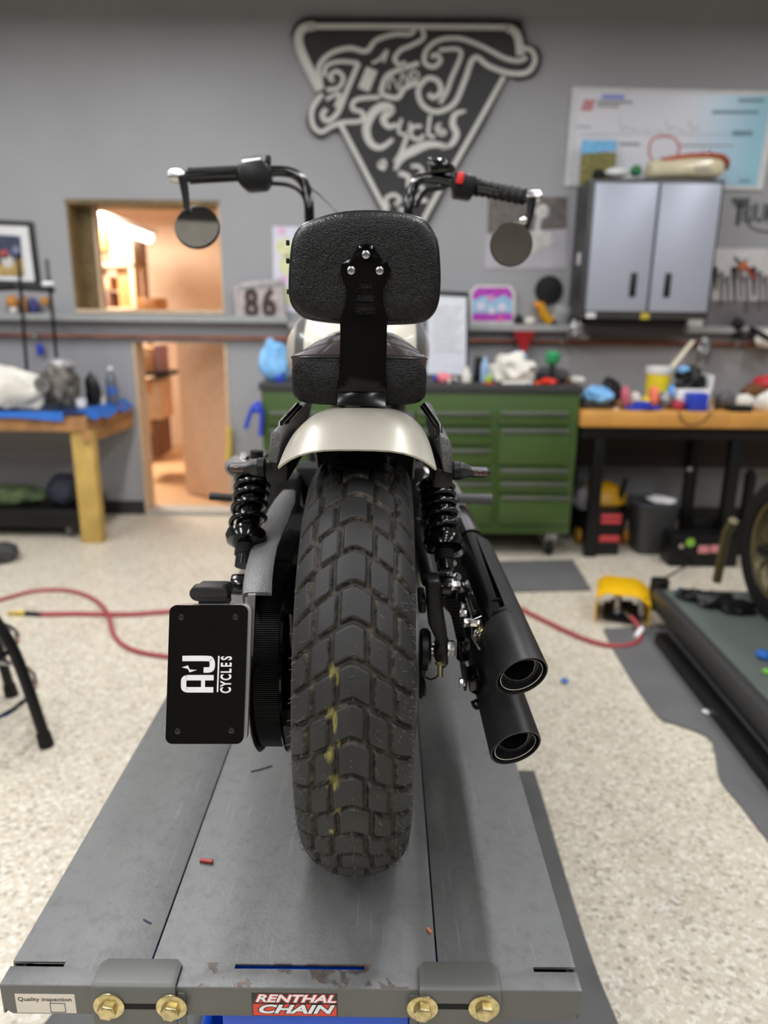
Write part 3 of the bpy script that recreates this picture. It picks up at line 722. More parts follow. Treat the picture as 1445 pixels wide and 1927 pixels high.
HOSE = mat('red_air_hose', (158, 64, 66), .5); BRASS = mat('brass_fitting', (205, 180, 90), .35, metal=.8)
def hose(pts, z=.011): return [V((*G(a, b_).xy, z + zz)) for a, b_, zz in [(p[0], p[1], p[2] if len(p) > 2 else 0) for p in pts]]
h1 = thing('air_hose', 'red air hose looping across the beige floor on the left', 'hose', G(200, 1160))
m = MB(); m.tube(crom(hose([(-60, 1150), (20, 1127), (70, 1115), (130, 1115), (178, 1132), (203, 1165, .02), (215, 1200), (245, 1225), (300, 1238), (360, 1240), (430, 1236)], .011), 6), .0095, 10); part(h1, 'hose_loop', m, HOSE)
h1b = thing('straight_air_hose', 'red air hose with brass and black coupling lying straight at left', 'hose', G(150, 1158))
m = MB(); m.tube(crom(hose([(75, 1160), (150, 1159), (240, 1160), (330, 1154), (430, 1150)], .011), 6), .012, 10); part(h1b, 'hose_run', m, HOSE)
m = MB(); m.tube(hose([(48, 1158), (80, 1160)], .01), .013, 12); part(h1b, 'rubber_sleeve', m, PLASTIC)
m = MB(); m.tube(hose([(16, 1157), (26, 1157), (28, 1158), (48, 1158)], .01), [.010, .010, .016, .015], 8); part(h1b, 'brass_coupling', m, BRASS)
h2 = thing('pedal_air_hose', 'red air hose running from behind the mufflers to the yellow foot pedal', 'hose', G(1060, 1190))
m = MB(); m.tube(crom(hose([(900, 1110), (970, 1145), (1030, 1175), (1090, 1203), (1140, 1218), (1180, 1219), (1202, 1208), (1201, 1192, .02), (1185, 1180, .04)], .011), 6), .0115, 10); part(h2, 'hose_run', m, HOSE)
m = MB(); a = hose([(1196, 1205, .004), (1206, 1195, .02)]); m.tube(a, .0135, 10); part(h2, 'white_clip', m, WHITE)
m = MB(); a = hose([(1185, 1180, .04), (1170, 1172, .05)]); m.tube(a, .0105, 8); part(h2, 'steel_coupling', m, ZINC)

# yellow foot pedal
YEL = mat('safety_yellow_paint', (228, 178, 10), .35)
a, b_, c_, d_ = G(1118, 1172), G(1220, 1185), G(1240, 1150), G(1135, 1140)
fp = thing('foot_pedal', 'safety yellow steel foot pedal guard on the floor near the right-hand lift', 'pedal', (a + c_) / 2)
dx = (b_ - a); dx.z = 0; L_ = dx.length; ang = math.atan2(dx.y, dx.x); Mp = Mx.Translation(a) @ Mx.Rotation(ang, 4, 'Z')
W_, Hh = .26, .16
m = MB()
prof = [(0, 0), (0, .13), (.04, Hh), (L_ - .06, Hh), (L_, .12), (L_, 0), (L_ - .006, 0), (L_ - .006, .118), (L_ - .063, Hh - .006), (.043, Hh - .006), (.006, .128), (.006, 0)]
m.rings([[Mp @ V((x, y, z)) for x, z in prof] for y in (0, W_)]); part(fp, 'guard', m, YEL, bev=.001)
m = MB(); m.box((.04, .02, .02), (L_ - .04, .22, .035), Mp); m.box((.07, .03, .035), (.13, .2, .06), Mp); m.box((L_ - .15, .03, .035), (L_ - .07, .2, .06), Mp); part(fp, 'pedal_valve', m, SATIN, bev=.003)
for k in range(2):
    m = MB(); m.cyl(Mp @ V((.10 + k * .11, .01, .07)), Mp @ V((.10 + k * .11, .06, .07)), .014, n=12); m.cyl(Mp @ V((.10 + k * .11, .04, .07)), Mp @ V((.10 + k * .11, .04, .14)), .018, n=12); part(fp, 'chrome_fitting', m, ZINC)

# ================================================================ RIGHT-HAND LIFT AND WHEEL
LIFTG = mat('grey_green_lift_paint', (96, 104, 98), .45, var=.08, scale=4); LIFTD = mat('dark_lift_frame', 58, .45)
z2 = .17
A_, B_ = G(1283, 1170, z2), G(1445, 1348, z2)
dr = (B_ - A_); dr.z = 0; dr.normalize(); pr = V((-dr.y, dr.x, 0)); pr = pr if pr.x > 0 else -pr
A_ = A_ - dr * .38
lf2 = thing('low_lift_table', 'low grey-green motorcycle lift table at the right edge, nearly down', 'lift', V(((A_ + dr * .9 + pr * .35).xy.to_3d())))
def slab(lo, hi, z0, z1, o=A_):
    q = [o + dr * lo[0] + pr * lo[1], o + dr * hi[0] + pr * lo[1], o + dr * hi[0] + pr * hi[1], o + dr * lo[0] + pr * hi[1]]
    return [V((p.x, p.y, z1)) for p in q], [V((p.x, p.y, z0)) for p in q]
m = MB(); m.quad8(*slab((0, .05), (2.3, .7), z2 - .02, z2)); part(lf2, 'deck', m, LIFTG, bev=.004)
m = MB(); m.quad8(*slab((0, 0), (2.3, .05), z2 - .09, z2 + .004)); part(lf2, 'side_rail', m, LIFTD, bev=.006)
m = MB(); m.quad8(*slab((0, .7), (2.3, .75), z2 - .09, z2 + .004)); part(lf2, 'side_rail', m, LIFTD, bev=.006)
m = MB(); m.quad8(*slab((.25, -.06), (2.25, .0), 0.009, .06)); part(lf2, 'base_rail', m, SATIN, bev=.006)
m = MB(); m.quad8(*slab((.1, .62), (2.25, .68), 0.009, .06)); part(lf2, 'base_rail', m, SATIN, bev=.006)
m = MB(); m.quad8(*slab((.1, .1), (1.7, .6), 0.009, z2 - .02)); part(lf2, 'scissor_unit', m, SATIN, bev=.004)
m = MB(); q = G(1238, 1128, .05); qb = V((q.x, q.y, .15)); m.cyl((q.x, q.y, .01), (q.x, q.y, .16), .05, .045, 16); solo('black_end_block', m, PLASTIC, 'round black block on the floor at the far end of the low lift', 'block', bev=.004)
m = MB(); m.tube([qb, G(1312, 1053, .008)], .006, 8); solo('thin_black_rod', m, PLASTIC, 'thin black rod sticking up diagonally behind the low lift', 'rod')
# parts heap on the lift
for k, (px_, py_, rr, mt, lb) in enumerate(((1300, 1128, .045, SATIN, 'black bracket lying on the far end of the low lift'), (1345, 1140, .06, CASTD, 'dark casting lying on the low lift before the wheel'), (1385, 1152, .05, SATIN, 'black part lying on the low lift nearest the wheel'))):
    c = G(px_, py_, z2); m = MB(); m.blob((c.x, c.y, c.z + rr * .5), (rr * 1.5, rr, rr * .62), .35, 3, k); solo('lift_part', m, mt, lb, 'machine part')
for k, (px_, py_, lb) in enumerate(((1285, 1117, 'blue tape scrap on the far corner of the low lift'), (1437, 1238, 'blue tape scrap on the low lift deck at the right edge'))):
    c = G(px_, py_, z2); m = MB(); m.blob((c.x, c.y, c.z + .012), (.028, .03, .014), .4, 2, k + 9); solo('blue_tape_scrap', m, TAPEB, lb, 'scrap')
m = MB(); c = G(1443, 1268, z2); m.blob((c.x, c.y, c.z + .008), (.016, .018, .009), .4, 2, 4); solo('green_scrap', m, mat('lime_scrap', (120, 190, 70), .6), 'tiny lime green scrap on the low lift deck at right edge', 'scrap')
for k, (px_, py_, s_, mt, lb) in enumerate(((1062, 1283, .012, TAPEB, 'tiny blue tape scrap on the beige floor right of the mufflers'), (1408, 1396, .012, TAPEB, 'small blue scrap on the torn mat beside the low lift'),
        (1425, 1434, .030, TAPEB, 'larger crumpled blue tape piece on the torn mat at right edge'), (1442, 1472, .014, WHITE, 'small white paper scrap on the torn mat at right edge'), (1328, 1342, .012, WHITE, 'pale chip lying on the torn mat in the middle'),
        (1310, 1265, .010, mat('rusty_chip', (150, 96, 64), .7), 'rust-coloured chip on the torn mat near the lift rail'))):
    c = G(px_, py_, .008); m = MB(); m.blob((c.x, c.y, c.z + s_ * .5), (s_ * 1.3, s_ * 1.2, s_ * .55), .5, 2, k + 20, 2); solo('floor_scrap', m, mt, lb, 'scrap')
# second motorcycle wheel
OLIVE = mat('olive_gold_alloy', (96, 88, 60), .4, metal=.5)
wc2 = G(1412, 1162, z2) + pr * .10; Rw = .31
m2 = thing('olive_motorcycle', 'olive and black motorcycle standing on the low lift, cut by right edge', 'motorcycle', V((wc2.x, wc2.y, z2)))
cc = V((wc2.x, wc2.y, z2 + Rw))
m = MB(); m.lathe([(.22, -.05), (.27, -.062), (.30, -.045), (Rw, 0), (.30, .045), (.27, .062), (.22, .05)], cc, pr, 48, cap=False); m.lathe([(.22, .05), (.215, 0), (.22, -.05)], cc, pr, 48, cap=False); part(m2, 'tyre', m, RUBBER)
m = MB(); m.lathe([(.222, -.04), (.205, -.03), (.2, 0), (.205, .03), (.222, .04)], cc, pr, 48, cap=False)
for k in range(10):
    t = 2 * PI * k / 10; u = dr * math.cos(t) + V((0, 0, 1)) * math.sin(t); m.tube([cc + u * .04, cc + u * .205], .009, 8)
m.lathe([(.05, -.05), (.05, .05)], cc, pr, 20); part(m2, 'wheel_rim', m, OLIVE)
m = MB(); q = []
for k in range(14):
    t = R(60 + k * 11); u = -dr * math.cos(t) + V((0, 0, 1)) * math.sin(t)
    q.append([cc + u * .335 - pr * .07, cc + u * .345 - pr * .03, cc + u * .345 + pr * .03, cc + u * .335 + pr * .07, cc + u * .33 + pr * .06, cc + u * .34, cc + u * .33 - pr * .06])
m.rings(q); part(m2, 'mudguard', m, OLIVE)
m = MB(); m.tube([cc - pr * .09, cc - pr * .09 + dr * .25 + V((0, 0, .02)), cc - pr * .09 + dr * .6 + V((0, 0, .1))], [.03, .035, .05], 12); m.tube([cc + pr * .09, cc + pr * .09 + dr * .6 + V((0, 0, .1))], .03, 12); part(m2, 'swingarm', m, SATIN)
m = MB(); m.blob(cc + dr * .75 + V((0, 0, .12)), (.22, .3, .24), .2, 3, 3); part(m2, 'engine', m, SATIN)
m = MB(); m.tube([cc + dr * .3 + V((0, 0, .42)), cc + dr * .7 + V((0, 0, .46)), cc + dr * 1.2 + V((0, 0, .56))], [.06, .09, .13], 16, flat=.6); part(m2, 'seat', m, LEATHER)
m = MB(); m.tube([cc - pr * .1 - dr * .36 - V((0, 0, .28)), cc - pr * .1 - dr * .33 - V((0, 0, .02)), cc - pr * .1 - dr * .28 + V((0, 0, .05))], .022, 8); part(m2, 'wheel_chock', m, OLIVE)

# ================================================================ STOOL AT LEFT
st = thing('mechanic_stool', 'black-legged round stool with chrome foot rings cut by the left edge', 'stool', G(-60, 1400))
sc_ = G(-75, 1395)
r0 = (G(80, 1412) - sc_).length
m = MB(); m.lathe([(.16, .60), (.18, .61), (.19, .635), (.18, .66), (.12, .668)], (sc_.x, sc_.y, 0), (0, 0, 1), 32); part(st, 'seat', m, LEATHER)
for k in range(4):
    t = R(-4 + 90 * k); u = V((math.cos(t), math.sin(t), 0)); b0 = V((sc_.x, sc_.y, 0))
    m = MB(); m.tube(crom([b0 + u * .09 + V((0, 0, .60)), b0 + u * .15 + V((0, 0, .52)), b0 + u * (r0 * .78) + V((0, 0, .34)), b0 + u * r0 + V((0, 0, .012))], 5), .019, 10); lg = part(st, 'leg', m, SATIN)
    m = MB(); m.cyl(b0 + u * r0, b0 + u * (r0 - .008) + V((0, 0, .05)), .025, .023, 12); part(st, 'rubber_foot', m, RUBBER, lg)
for zz, rr in ((.345, r0 * .70), (.17, r0 * .82)):
    m = MB(); m.tube([V((sc_.x + rr * math.cos(t), sc_.y + rr * math.sin(t), zz)) for t in [2 * PI * k / 40 for k in range(40)]], .009, 8, closed=True); part(st, 'foot_ring', m, CHROME)
m = MB(); c = G(5, 1055); m.blob((c.x, c.y, .05), (.09, .1, .06), .3, 2, 2); solo('dark_tool_bag', m, mat('charcoal_canvas', 60, .8), 'small charcoal bag on the floor at the left edge behind the hose', 'bag')

# ================================================================ BACKGROUND CLUTTER
Fz = lambda px, D, py: P(px, py, D)
ctop_ = ctz + .045
def bx(name, x0, y0, x1, y1, D, dep, mt, label, cat, bev=.006, zb=None, zt_=None, ry=0):
    l, r_, b, t = wr(x0, y0, x1, y1, D)
    if zb is not None: b = zb + .0008
    m = MB(); m.cbox(((l + r_) / 2, D + dep / 2, (b + t) / 2), (r_ - l, dep, t - b), ry=ry)
    return solo(name, m, mt, label, cat, None, bev)
def bb(name, x0, y0, x1, y1, D, dep, mt, label, cat, amp=.28, fr=2.6, zb=None, seed=0):
    l, r_, b, t = wr(x0, y0, x1, y1, D)
    if zb is not None: b = zb + .0005
    hz = (t - b) / 1.75
    m = MB(); m.blob(((l + r_) / 2, D, b + hz * .75), ((r_ - l) / 2, dep, hz), amp, fr, seed)
    lo = min(v.co.z for v in m.bm.verts)
    for v in m.bm.verts: v.co.z += b - lo
    return solo(name, m, mt, label, cat)
REDM = mat('red_plastic', (190, 44, 52), .4); LBLUE = mat('light_blue_nitrile', (118, 176, 224), .5, var=.12); DBLUE = mat('royal_blue_plastic', (40, 62, 180), .4)
GREYM = mat('grey_machined_metal', 140, .35, metal=.7, var=.3, scale=30); OWHT = mat('off_white_plastic', (222, 218, 208), .5); ORNG = mat('orange_plastic', (226, 88, 36), .45)
YELP = mat('yellow_plastic', (226, 204, 40), .45); GRNP = mat('green_plastic', (36, 140, 84), .45); BRN = mat('brown_leather', (112, 72, 40), .6)
# on the green chest
D1 = CF + .12; zc_ = ctop_
bb('shop_towel', 490, 642, 546, 724, D1, .09, LBLUE, 'light blue crumpled shop towel at the left end of the green chest', 'towel', .3, 1.6, zc_, 1)
bx('blue_bottle', 518, 706, 532, 724, D1 - .1, .05, DBLUE, 'small dark blue container in front of the light blue towel', 'container', zb=zc_)
bb('pink_rag', 822, 702, 850, 722, D1, .05, mat('pink_cloth', (226, 120, 130), .7), 'small pink rag on the chest in front of the white notice', 'rag', zb=zc_, seed=2)
m = MB(); c = P(878, 705, D1 + .05); m.lathe([(.028, 0), (.03, .01), (.026, .05), (.012, .075), (.012, .09)], (c.x, c.y, zc_ + .001), (0, 0, 1), 16); solo('white_bottle', m, OWHT, 'small white bottle beside the black notice frame on the chest', 'bottle')
bx('black_speaker', 893, 672, 908, 722, D1 + .1, .06, PLASTIC, 'narrow black upright case behind the towels on the chest', 'case', zb=zc_)
m = MB(); c = P(912, 690, D1 + .08); m.lathe([(.022, 0), (.024, .01), (.024, .10), (.012, .13), (.011, .15)], (c.x, c.y, zc_ + .001), (0, 0, 1), 16); solo('clear_blue_bottle', m, mat('pale_blue_plastic', (150, 180, 214), .25), 'pale blue bottle standing right of the narrow black case', 'bottle')
bb('white_paper_towel', 925, 668, 1000, 722, D1 + .05, .1, OWHT, 'big crumpled white paper towel heap on the green chest', 'paper towel', .45, 2.2, zc_, 5)
bb('blue_cloth_scrap', 962, 660, 990, 676, D1 + .12, .04, LBLUE, 'light blue cloth peeking over the white paper heap', 'cloth', zb=P(970, 678, D1 + .12).z, seed=7)
bb('green_marker_bag', 912, 706, 926, 722, D1 - .04, .03, mat('lime_plastic', (150, 190, 60), .5), 'small lime green item in front of the white towel heap', 'bag', zb=zc_, seed=8)
bb('red_disc', 906, 720, 932, 733, D1 - .07, .035, REDM, 'flat red piece at the front edge of the green chest', 'part', zb=zc_, seed=3)
bx('white_flat_box', 945, 719, 1002, 733, D1 - .09, .12, OWHT, 'flat white box at the front edge of the green chest', 'box', zb=zc_)
bb('orange_grips', 1004, 718, 1018, 732, D1 - .06, .03, ORNG, 'orange lump right of the flat white box', 'part', zb=zc_, seed=4)
bb('red_orange_tool', 1018, 712, 1048, 731, D1 - .05, .04, mat('vermilion_plastic', (224, 52, 36), .4), 'vermilion tool beside the orange lump on the chest', 'tool', .4, 3, zc_, 6)
bb('dark_helmet_bag', 1008, 690, 1072, 733, D1 + .15, .12, mat('charcoal_nylon', 66, .7), 'dark nylon bag at the right end of the green chest', 'bag', .25, 2, zc_, 9)
vs_ = thing('bench_vise_stand', 'black post with a green cap rising from the dark bag', 'stand', V((P(1038, 700, D1).x, D1, zc_ + .001)))
m = MB(); c = P(1038, 700, D1 + .0); m.lathe([(.03, 0), (.03, .02), (.012, .03), (.012, .12)], (c.x, c.y, zc_ + .001), (0, 0, 1), 14); part(vs_, 'post', m, PLASTIC)
m = MB(); m.lathe([(.02, .11), (.042, .13), (.046, .17), (.03, .19)], (c.x, c.y, zc_ + .0), (0, 0, 1), 14); part(vs_, 'green_cap', m, GRNP)
bb('white_crumpled_bag', 1072, 708, 1100, 733, D1 + .1, .06, OWHT, 'white crumpled bag where the chest meets the maple bench', 'bag', zb=zc_, seed=11)
# ledge items
lzr = rz_
fn = thing('funnel', 'red plastic funnel hanging on the wall below the ledge', 'funnel', P(985, 672, WY - .06))
m = MB(); t0_, t1_ = P(987, 624, WY - .11), P(989, 655, WY - .08); m.lathe([(.078, 0), (.074, -.01), (.03, -.10), (.028, -.12)], (t0_.x, t0_.y, t0_.z), (0, 0, 1), 24); part(fn, 'cone', m, REDM)
m = MB(); m.lathe([(.028, -.11), (.014, -.20)], (t0_.x, t0_.y, t0_.z), (0, 0, 1), 16); part(fn, 'spout', m, REDM)
m = MB(); m.cyl((t0_.x, t0_.y + .06, t0_.z + .0), (t0_.x, WY, t0_.z + .01), .006, n=8); part(fn, 'hook', m, ZINC)
ot = thing('amber_bottle', 'amber yellow tilted container standing on the ledge right of the tray', 'container', V((P(1030, 610, WY - .045).x, WY - .045, lzr + .001)))
m = MB(); a = P(1035, 609, WY - .045); a.z = lzr + .018; m.tube([a, P(1022, 590, WY - .045), P(1016, 570, WY - .045)], [.045, .042, .035], 14, flat=.8); part(ot, 'body', m, mat('amber_plastic', (206, 150, 20), .4))
m = MB(); m.tube([P(1016, 572, WY - .045), P(1008, 578, WY - .045)], [.028, .03], 12); part(ot, 'spout', m, mat('orange_amber', (214, 130, 20), .4))
bb('white_cup', 986, 596, 1008, 612, WY - .05, .035, OWHT, 'small white pot on the ledge between the tray and amber container', 'pot', .05, 1, lzr, 1)
bb('black_cap_part', 967, 592, 984, 612, WY - .05, .03, PLASTIC, 'small dark round part on the ledge right of the printed tray', 'part', .2, 2, lzr, 2)
bb('grey_fan', 1040, 570, 1075, 612, WY - .05, .035, mat('silver_plastic', 150, .4), 'silver-grey rounded unit on the ledge behind the amber container', 'part', .25, 2, lzr, 3)
bb('carburettor', 1068, 600, 1108, 640, CF + .75, .05, GREYM, 'grey metal fitting hanging under the left corner of the wall cabinet', 'fitting', .4, 3, None, 4)
# pegboard right of cabinet with tools
PEG = mat('white_marbled_board', (196, 192, 190), .6, var=.12, scale=14)
m = MB(); q_ = [(1338, 566), (1500, 566), (1500, 468), (1345, 468)]; flat(m, q_, 0, .018); solo('tool_board', m, PEG, 'off-white tool board on the wall right of the cabinet', 'board', bev=.002)
m = MB(); flat(m, [(1325, 615), (1500, 615), (1500, 542), (1338, 542)], .0, .012); solo('wall_panel', m, mat('grey_brown_panel', (110, 104, 106), .6, var=.3, scale=9), 'grey-brown panel below the off-white tool board', 'panel')
rk2 = thing('pruning_pliers', 'orange and red handled pliers hanging on the off-white tool board', 'pliers', P(1405, 528, WY - .04))
m = MB(); m.tube([P(1398, 500, WY - .03), P(1382, 482, WY - .03)], [.016, .005], 8); m.tube([P(1398, 500, WY - .03), P(1404, 486, WY - .03)], [.014, .008], 8); part(rk2, 'jaws', m, GREYM)
m = MB(); m.lathe([(.026, 0), (.026, .02)], P(1396, 500, WY - .025), (0, -1, 0), 14); part(rk2, 'pivot', m, mat('orange_rubber', (190, 100, 50), .5))
m = MB(); m.tube([P(1402, 500, WY - .03), P(1413, 512, WY - .03), P(1420, 526, WY - .03)], .012, 8); part(rk2, 'handle', m, mat('dark_red_grip', (170, 60, 40), .5))
m = MB(); m.tube([P(1392, 504, WY - .03), P(1392, 512, WY - .03), P(1396, 524, WY - .03)], .01, 8); part(rk2, 'handle', m, mat('dark_red_grip', (150, 60, 50), .5))
for k in range(9):
    x = 1345 + k * 12; y0 = 505 + (k % 3) * 8; hh = 40 + (k * 17 % 30)
    m = MB(); m.tube([P(x, y0, WY - .025), P(x + 1, y0 + 12, WY - .03), P(x + 2, y0 + hh, WY - .03)], [.016, .012, .006], 8)
    m.lathe([(.018, -.01), (.018, .01)], P(x, y0 + 2, WY - .03), (0, 1, 0), 12)
    solo('hanging_wrench', m, GREYM if k % 3 else PLASTIC, ['leftmost hanging grey tool beside the cabinet on the tool board', 'second hanging tool from the cabinet on the tool board', 'third hanging tool from the cabinet on the tool board', 'black-handled tool hanging below and left of the orange pliers', 'grey tool hanging just left of the orange pliers', 'grey tool hanging directly below the orange pliers', 'dark tool hanging right below the red plier handle', 'grey tool second from the right edge on the tool board', 'grey tool at the right edge of the tool board'][k], 'tool', 'tools hanging on the board')
# clutter on the ledge right side
bb('black_grinder', 1376, 598, 1398, 622, WY - .07, .04, PLASTIC, 'round black knob-like tool on the ledge near the right edge', 'tool', .15, 2, None, 1)
dl_ = thing('desk_lamp', 'black bench lamp with flat head reaching in at the right edge', 'lamp', P(1400, 640, WY - .3))
m = MB(); m.blob(P(1398, 632, WY - .30), (.075, .07, .032), .1, 2, 2); part(dl_, 'lamp_head', m, PLASTIC)
m = MB(); m.tube([P(1412, 618, WY - .28), P(1440, 634, WY - .28), P(1560, 700, WY - .28), P(1560, 775, WY - .28)], .018, 10); part(dl_, 'lamp_arm', m, PLASTIC)
bb('white_cloth_on_ledge', 1420, 620, 1470, 655, WY - .12, .06, OWHT, 'white cloth hanging from the ledge at the right edge', 'cloth', .25, 2, None, 3)
# on the maple bench
D2 = BF + .10; zw = bz1
bb('blue_glove', 1096, 728, 1150, 756, D2 + .05, .08, LBLUE, 'light blue nitrile glove heap on the left end of the maple bench', 'glove', .45, 2.2, zw + .035, 1)
bx('black_parts_tray', 1098, 752, 1152, 772, D2, .18, mat('dark_grey_tray', 60, .5), 'dark grey parts tray under the light blue glove', 'tray', .01, zw)
bb('black_power_tool', 1130, 712, 1166, 770, D2 + .15, .08, PLASTIC, 'black power tool behind the blue glove on the bench', 'tool', .4, 2.4, zw, 2)
cl_ = [('pink_bottle', 1166, 725, 1184, 772, .10, mat('rose_plastic', (210, 110, 126), .5), 'rose-coloured small bottle right of the black power tool', 'bottle'),
       ('cream_jar', 1184, 738, 1204, 772, .14, OWHT, 'cream jar on the bench left of the yellow tub', 'jar'),
       ('orange_tag', 1222, 726, 1240, 742, .0, mat('salmon_plastic', (238, 120, 90), .5), 'salmon orange item in front of the yellow tub', 'part'),
       ('small_yellow_bottle', 1207, 745, 1223, 772, .02, YELP, 'small yellow bottle below the yellow tub', 'bottle'),
       ('brown_cardboard_scrap', 1155, 752, 1172, 772, .0, BRN, 'small brown scrap at the front of the maple bench, left side', 'scrap'),
       ('silver_part', 1232, 738, 1268, 768, .06, GREYM, 'silver machined part on the bench right of the yellow tub', 'part'),
       ('small_blue_part', 1256, 724, 1274, 740, .10, mat('sky_blue_plastic', (90, 150, 220), .5), 'small sky blue part above the silver machined part', 'part'),
       ('dark_red_part', 1264, 752, 1286, 771, .0, mat('crimson_plastic', (170, 50, 70), .5), 'dark red part left of the blue parts bin', 'part'),
       ('grey_wire_coil', 1345, 735, 1382, 772, .15, mat('grey_wire', 90, .5), 'grey coil of wire on the bench right of the white bin', 'wire coil'),
       ('white_spray_bottle', 1382, 742, 1424, 774, .12, OWHT, 'off-white rounded case near the right end of the bench', 'case'),
       ('white_jug', 1420, 735, 1480, 780, .02, OWHT, 'white jug on the bench at the right edge of the photo', 'jug')]
for k, (nm, x0, y0, x1, y1, dd, mt, lb, ct) in enumerate(cl_):
    bb(nm, x0, y0, x1, y1, D2 + dd, .045, mt, lb, ct, .2, 2, zw if y1 > 755 else zw + .02 * (1), k)
yt = thing('yellow_tub', 'yellow tub with white rim holding a wooden stick on the bench', 'tub', V((P(1236, 750, D2 + .1).x, D2 + .16, zw + .001)))
c = V((P(1234, 750, D2 + .16).x, D2 + .16, zw + .001)); th_ = P(1234, 690, D2 + .16).z - zw
m = MB(); m.lathe([(.062, 0), (.07, th_ * .85), (.066, th_ * .85), (.055, .01)], c, (0, 0, 1), 28); part(yt, 'tub_wall', m, YELP)
m = MB(); m.lathe([(.071, th_ * .82), (.076, th_ * .85), (.076, th_), (.068, th_), (.066, th_ * .84)], c, (0, 0, 1), 28, False); part(yt, 'rim', m, WHITE)
m = MB(); m.tube([P(1240, 720, D2 + .16), P(1303, 642, D2 + .34)], .017, 4, flat=.4); solo('wooden_paint_stick', m, mat('pale_wood_stick', (214, 204, 180), .6), 'pale wooden paint stick leaning out of the yellow tub', 'stick')
m = MB(); c0, c1_ = wr(1168, 755, 1240, 774, D2 - .05)[:2]; m.cbox(((c0 + c1_) / 2 + .03, D2 - .02, zw + .012), (.2, .06, .022), rz=.1); m.cbox(((c0 + c1_) / 2 + .02, D2 - .02, zw + .035), (.09, .05, .03)); solo('blue_clamp', m, DBLUE, 'royal blue clamp lying at the front edge of the maple bench', 'clamp', bev=.005)
wb_ = thing('white_parts_bin', 'white open bin with dark parts on the maple bench', 'bin', V((P(1310, 750, D2).x, D2 + .12, zw + .001)))
l, r_, b, t = wr(1272, 706, 1340, 772, D2 + .04); tz_ = P(1300, 732, D2 + .04).z
m = MB(); m.box((l, D2 + .04, zw + .001), (r_, D2 + .05, tz_)); m.box((l, D2 + .04, zw + .001), (l + .01, D2 + .24, tz_)); m.box((r_ - .012, D2 + .04, zw + .001), (r_, D2 + .24, t)); m.box((l, D2 + .23, zw + .001), (r_, D2 + .24, tz_ + .02)); m.box((l, D2 + .04, zw + .001), (r_, D2 + .24, zw + .01)); part(wb_, 'bin_shell', m, WHITE, bev=.003)
bx('blue_parts_bin', 1298, 741, 1333, 776, D2 - .06, .09, DBLUE, 'royal blue parts bin in front of the white bin', 'bin', .006, zw)
bb('black_motor', 1272, 690, 1322, 732, D2 + .14, .08, PLASTIC, 'black motor unit lying in the white bin', 'motor', .4, 2.4, zw + .1, 3)
bb('pale_blue_cap', 1276, 688, 1298, 702, D2 + .12, .04, LBLUE, 'pale blue cap on top of the black motor unit', 'cap', .15, 2, P(1280, 703, D2 + .12).z, 3)
bb('red_tool_case', 1418, 706, 1470, 730, D2 + .22, .09, REDM, 'red case stacked at the right end of the maple bench', 'case', .08, 1.5, P(1440, 732, D2 + .22).z, 2)
bb('brown_glove', 1400, 722, 1465, 748, D2 + .2, .09, BRN, 'brown leather glove under the red case', 'glove', .3, 2, P(1430, 750, D2 + .2).z, 5)
bx('black_flat_case', 1376, 764, 1416, 778, D2 - .07, .08, PLASTIC, 'flat black case at the front edge of the bench, right side', 'case', .003, zw)
m = MB(); m.tube(crom([P(1278, 776, BF - .006), P(1284, 792, BF - .02), P(1300, 800, BF - .03), P(1322, 794, BF - .03), P(1338, 776, BF - .006)], 6), .004, 8); solo('hanging_cable', m, PLASTIC, 'thin black cable drooping over the front edge of the maple bench', 'cable')
bb('hanging_grey_bracket', 1312, 640, 1338, 684, WY - .14, .03, GREYM, 'grey bracket hanging on the pipe right of the wooden stick', 'bracket', .4, 3, None, 8)
bx('wall_switch_box', 1290, 598, 1322, 622, WY - .04, .038, OWHT, 'pale box with orange lid on the wall under the cabinet corner', 'box', .003)
# under the maple bench
vac = thing('vacuum', 'black and yellow workshop vacuum under the left end of the bench', 'vacuum', V((P(1128, 1040, BF + .42).x, BF + .42, 0)))
vx, vy = P(1128, 960, BF + .42).x, BF + .42; vz = P(1128, 905, BF + .4).z
m = MB(); m.lathe([(.15, .05), (.17, .07), (.17, .26), (.15, .28)], (vx, vy, 0), (0, 0, 1), 28); part(vac, 'drum', m, PLASTIC)
m = MB(); m.lathe([(.165, .28), (.16, .32), (.11, .38), (.06, .40)], (vx, vy, 0), (0, 0, 1), 28); part(vac, 'yellow_lid', m, mat('amber_yellow_plastic', (196, 146, 20), .45))
for s_ in (-1, 1):
    m = MB(); m.lathe([(.05, -.015), (.055, 0), (.05, .015)], (vx + s_ * .15, vy - .08, .055), (1, 0, 0), 20); part(vac, 'wheel', m, mat('amber_wheel', (180, 130, 20), .5))
m = MB(); m.tube(crom([V((vx - .17, vy, .2)), V((vx - .24, vy - .1, .12)), V((vx - .26, vy - .12, .3)), V((vx - .15, vy - .1, .42))], 6), .02, 10); part(vac, 'hose', m, PLASTIC)
m = MB(); m.tube([P(1160, 960, BF + .3), P(1178, 900, BF + .3)], .017, 10); part(vac, 'wand', m, PLASTIC)
bb('grey_cloth_bundle', 1076, 915, 1108, 955, BF + .35, .08, mat('lilac_grey_cloth', (130, 126, 136), .8), 'lilac grey cloth bundle beside the green chest under the bench', 'cloth', .3, 2, None, 3)
tw = thing('stacked_tool_case', 'red and black drawer case standing on the floor under the bench', 'tool case', V((P(1148, 1040, BF + .12).x, BF + .2, 0)))
l, r_, b, t = wr(1124, 963, 1168, 1044, BF + .1)
m = MB(); m.box((l, BF + .1, 0.001), (r_, BF + .32, t)); part(tw, 'case_body', m, PLASTIC, bev=.01)
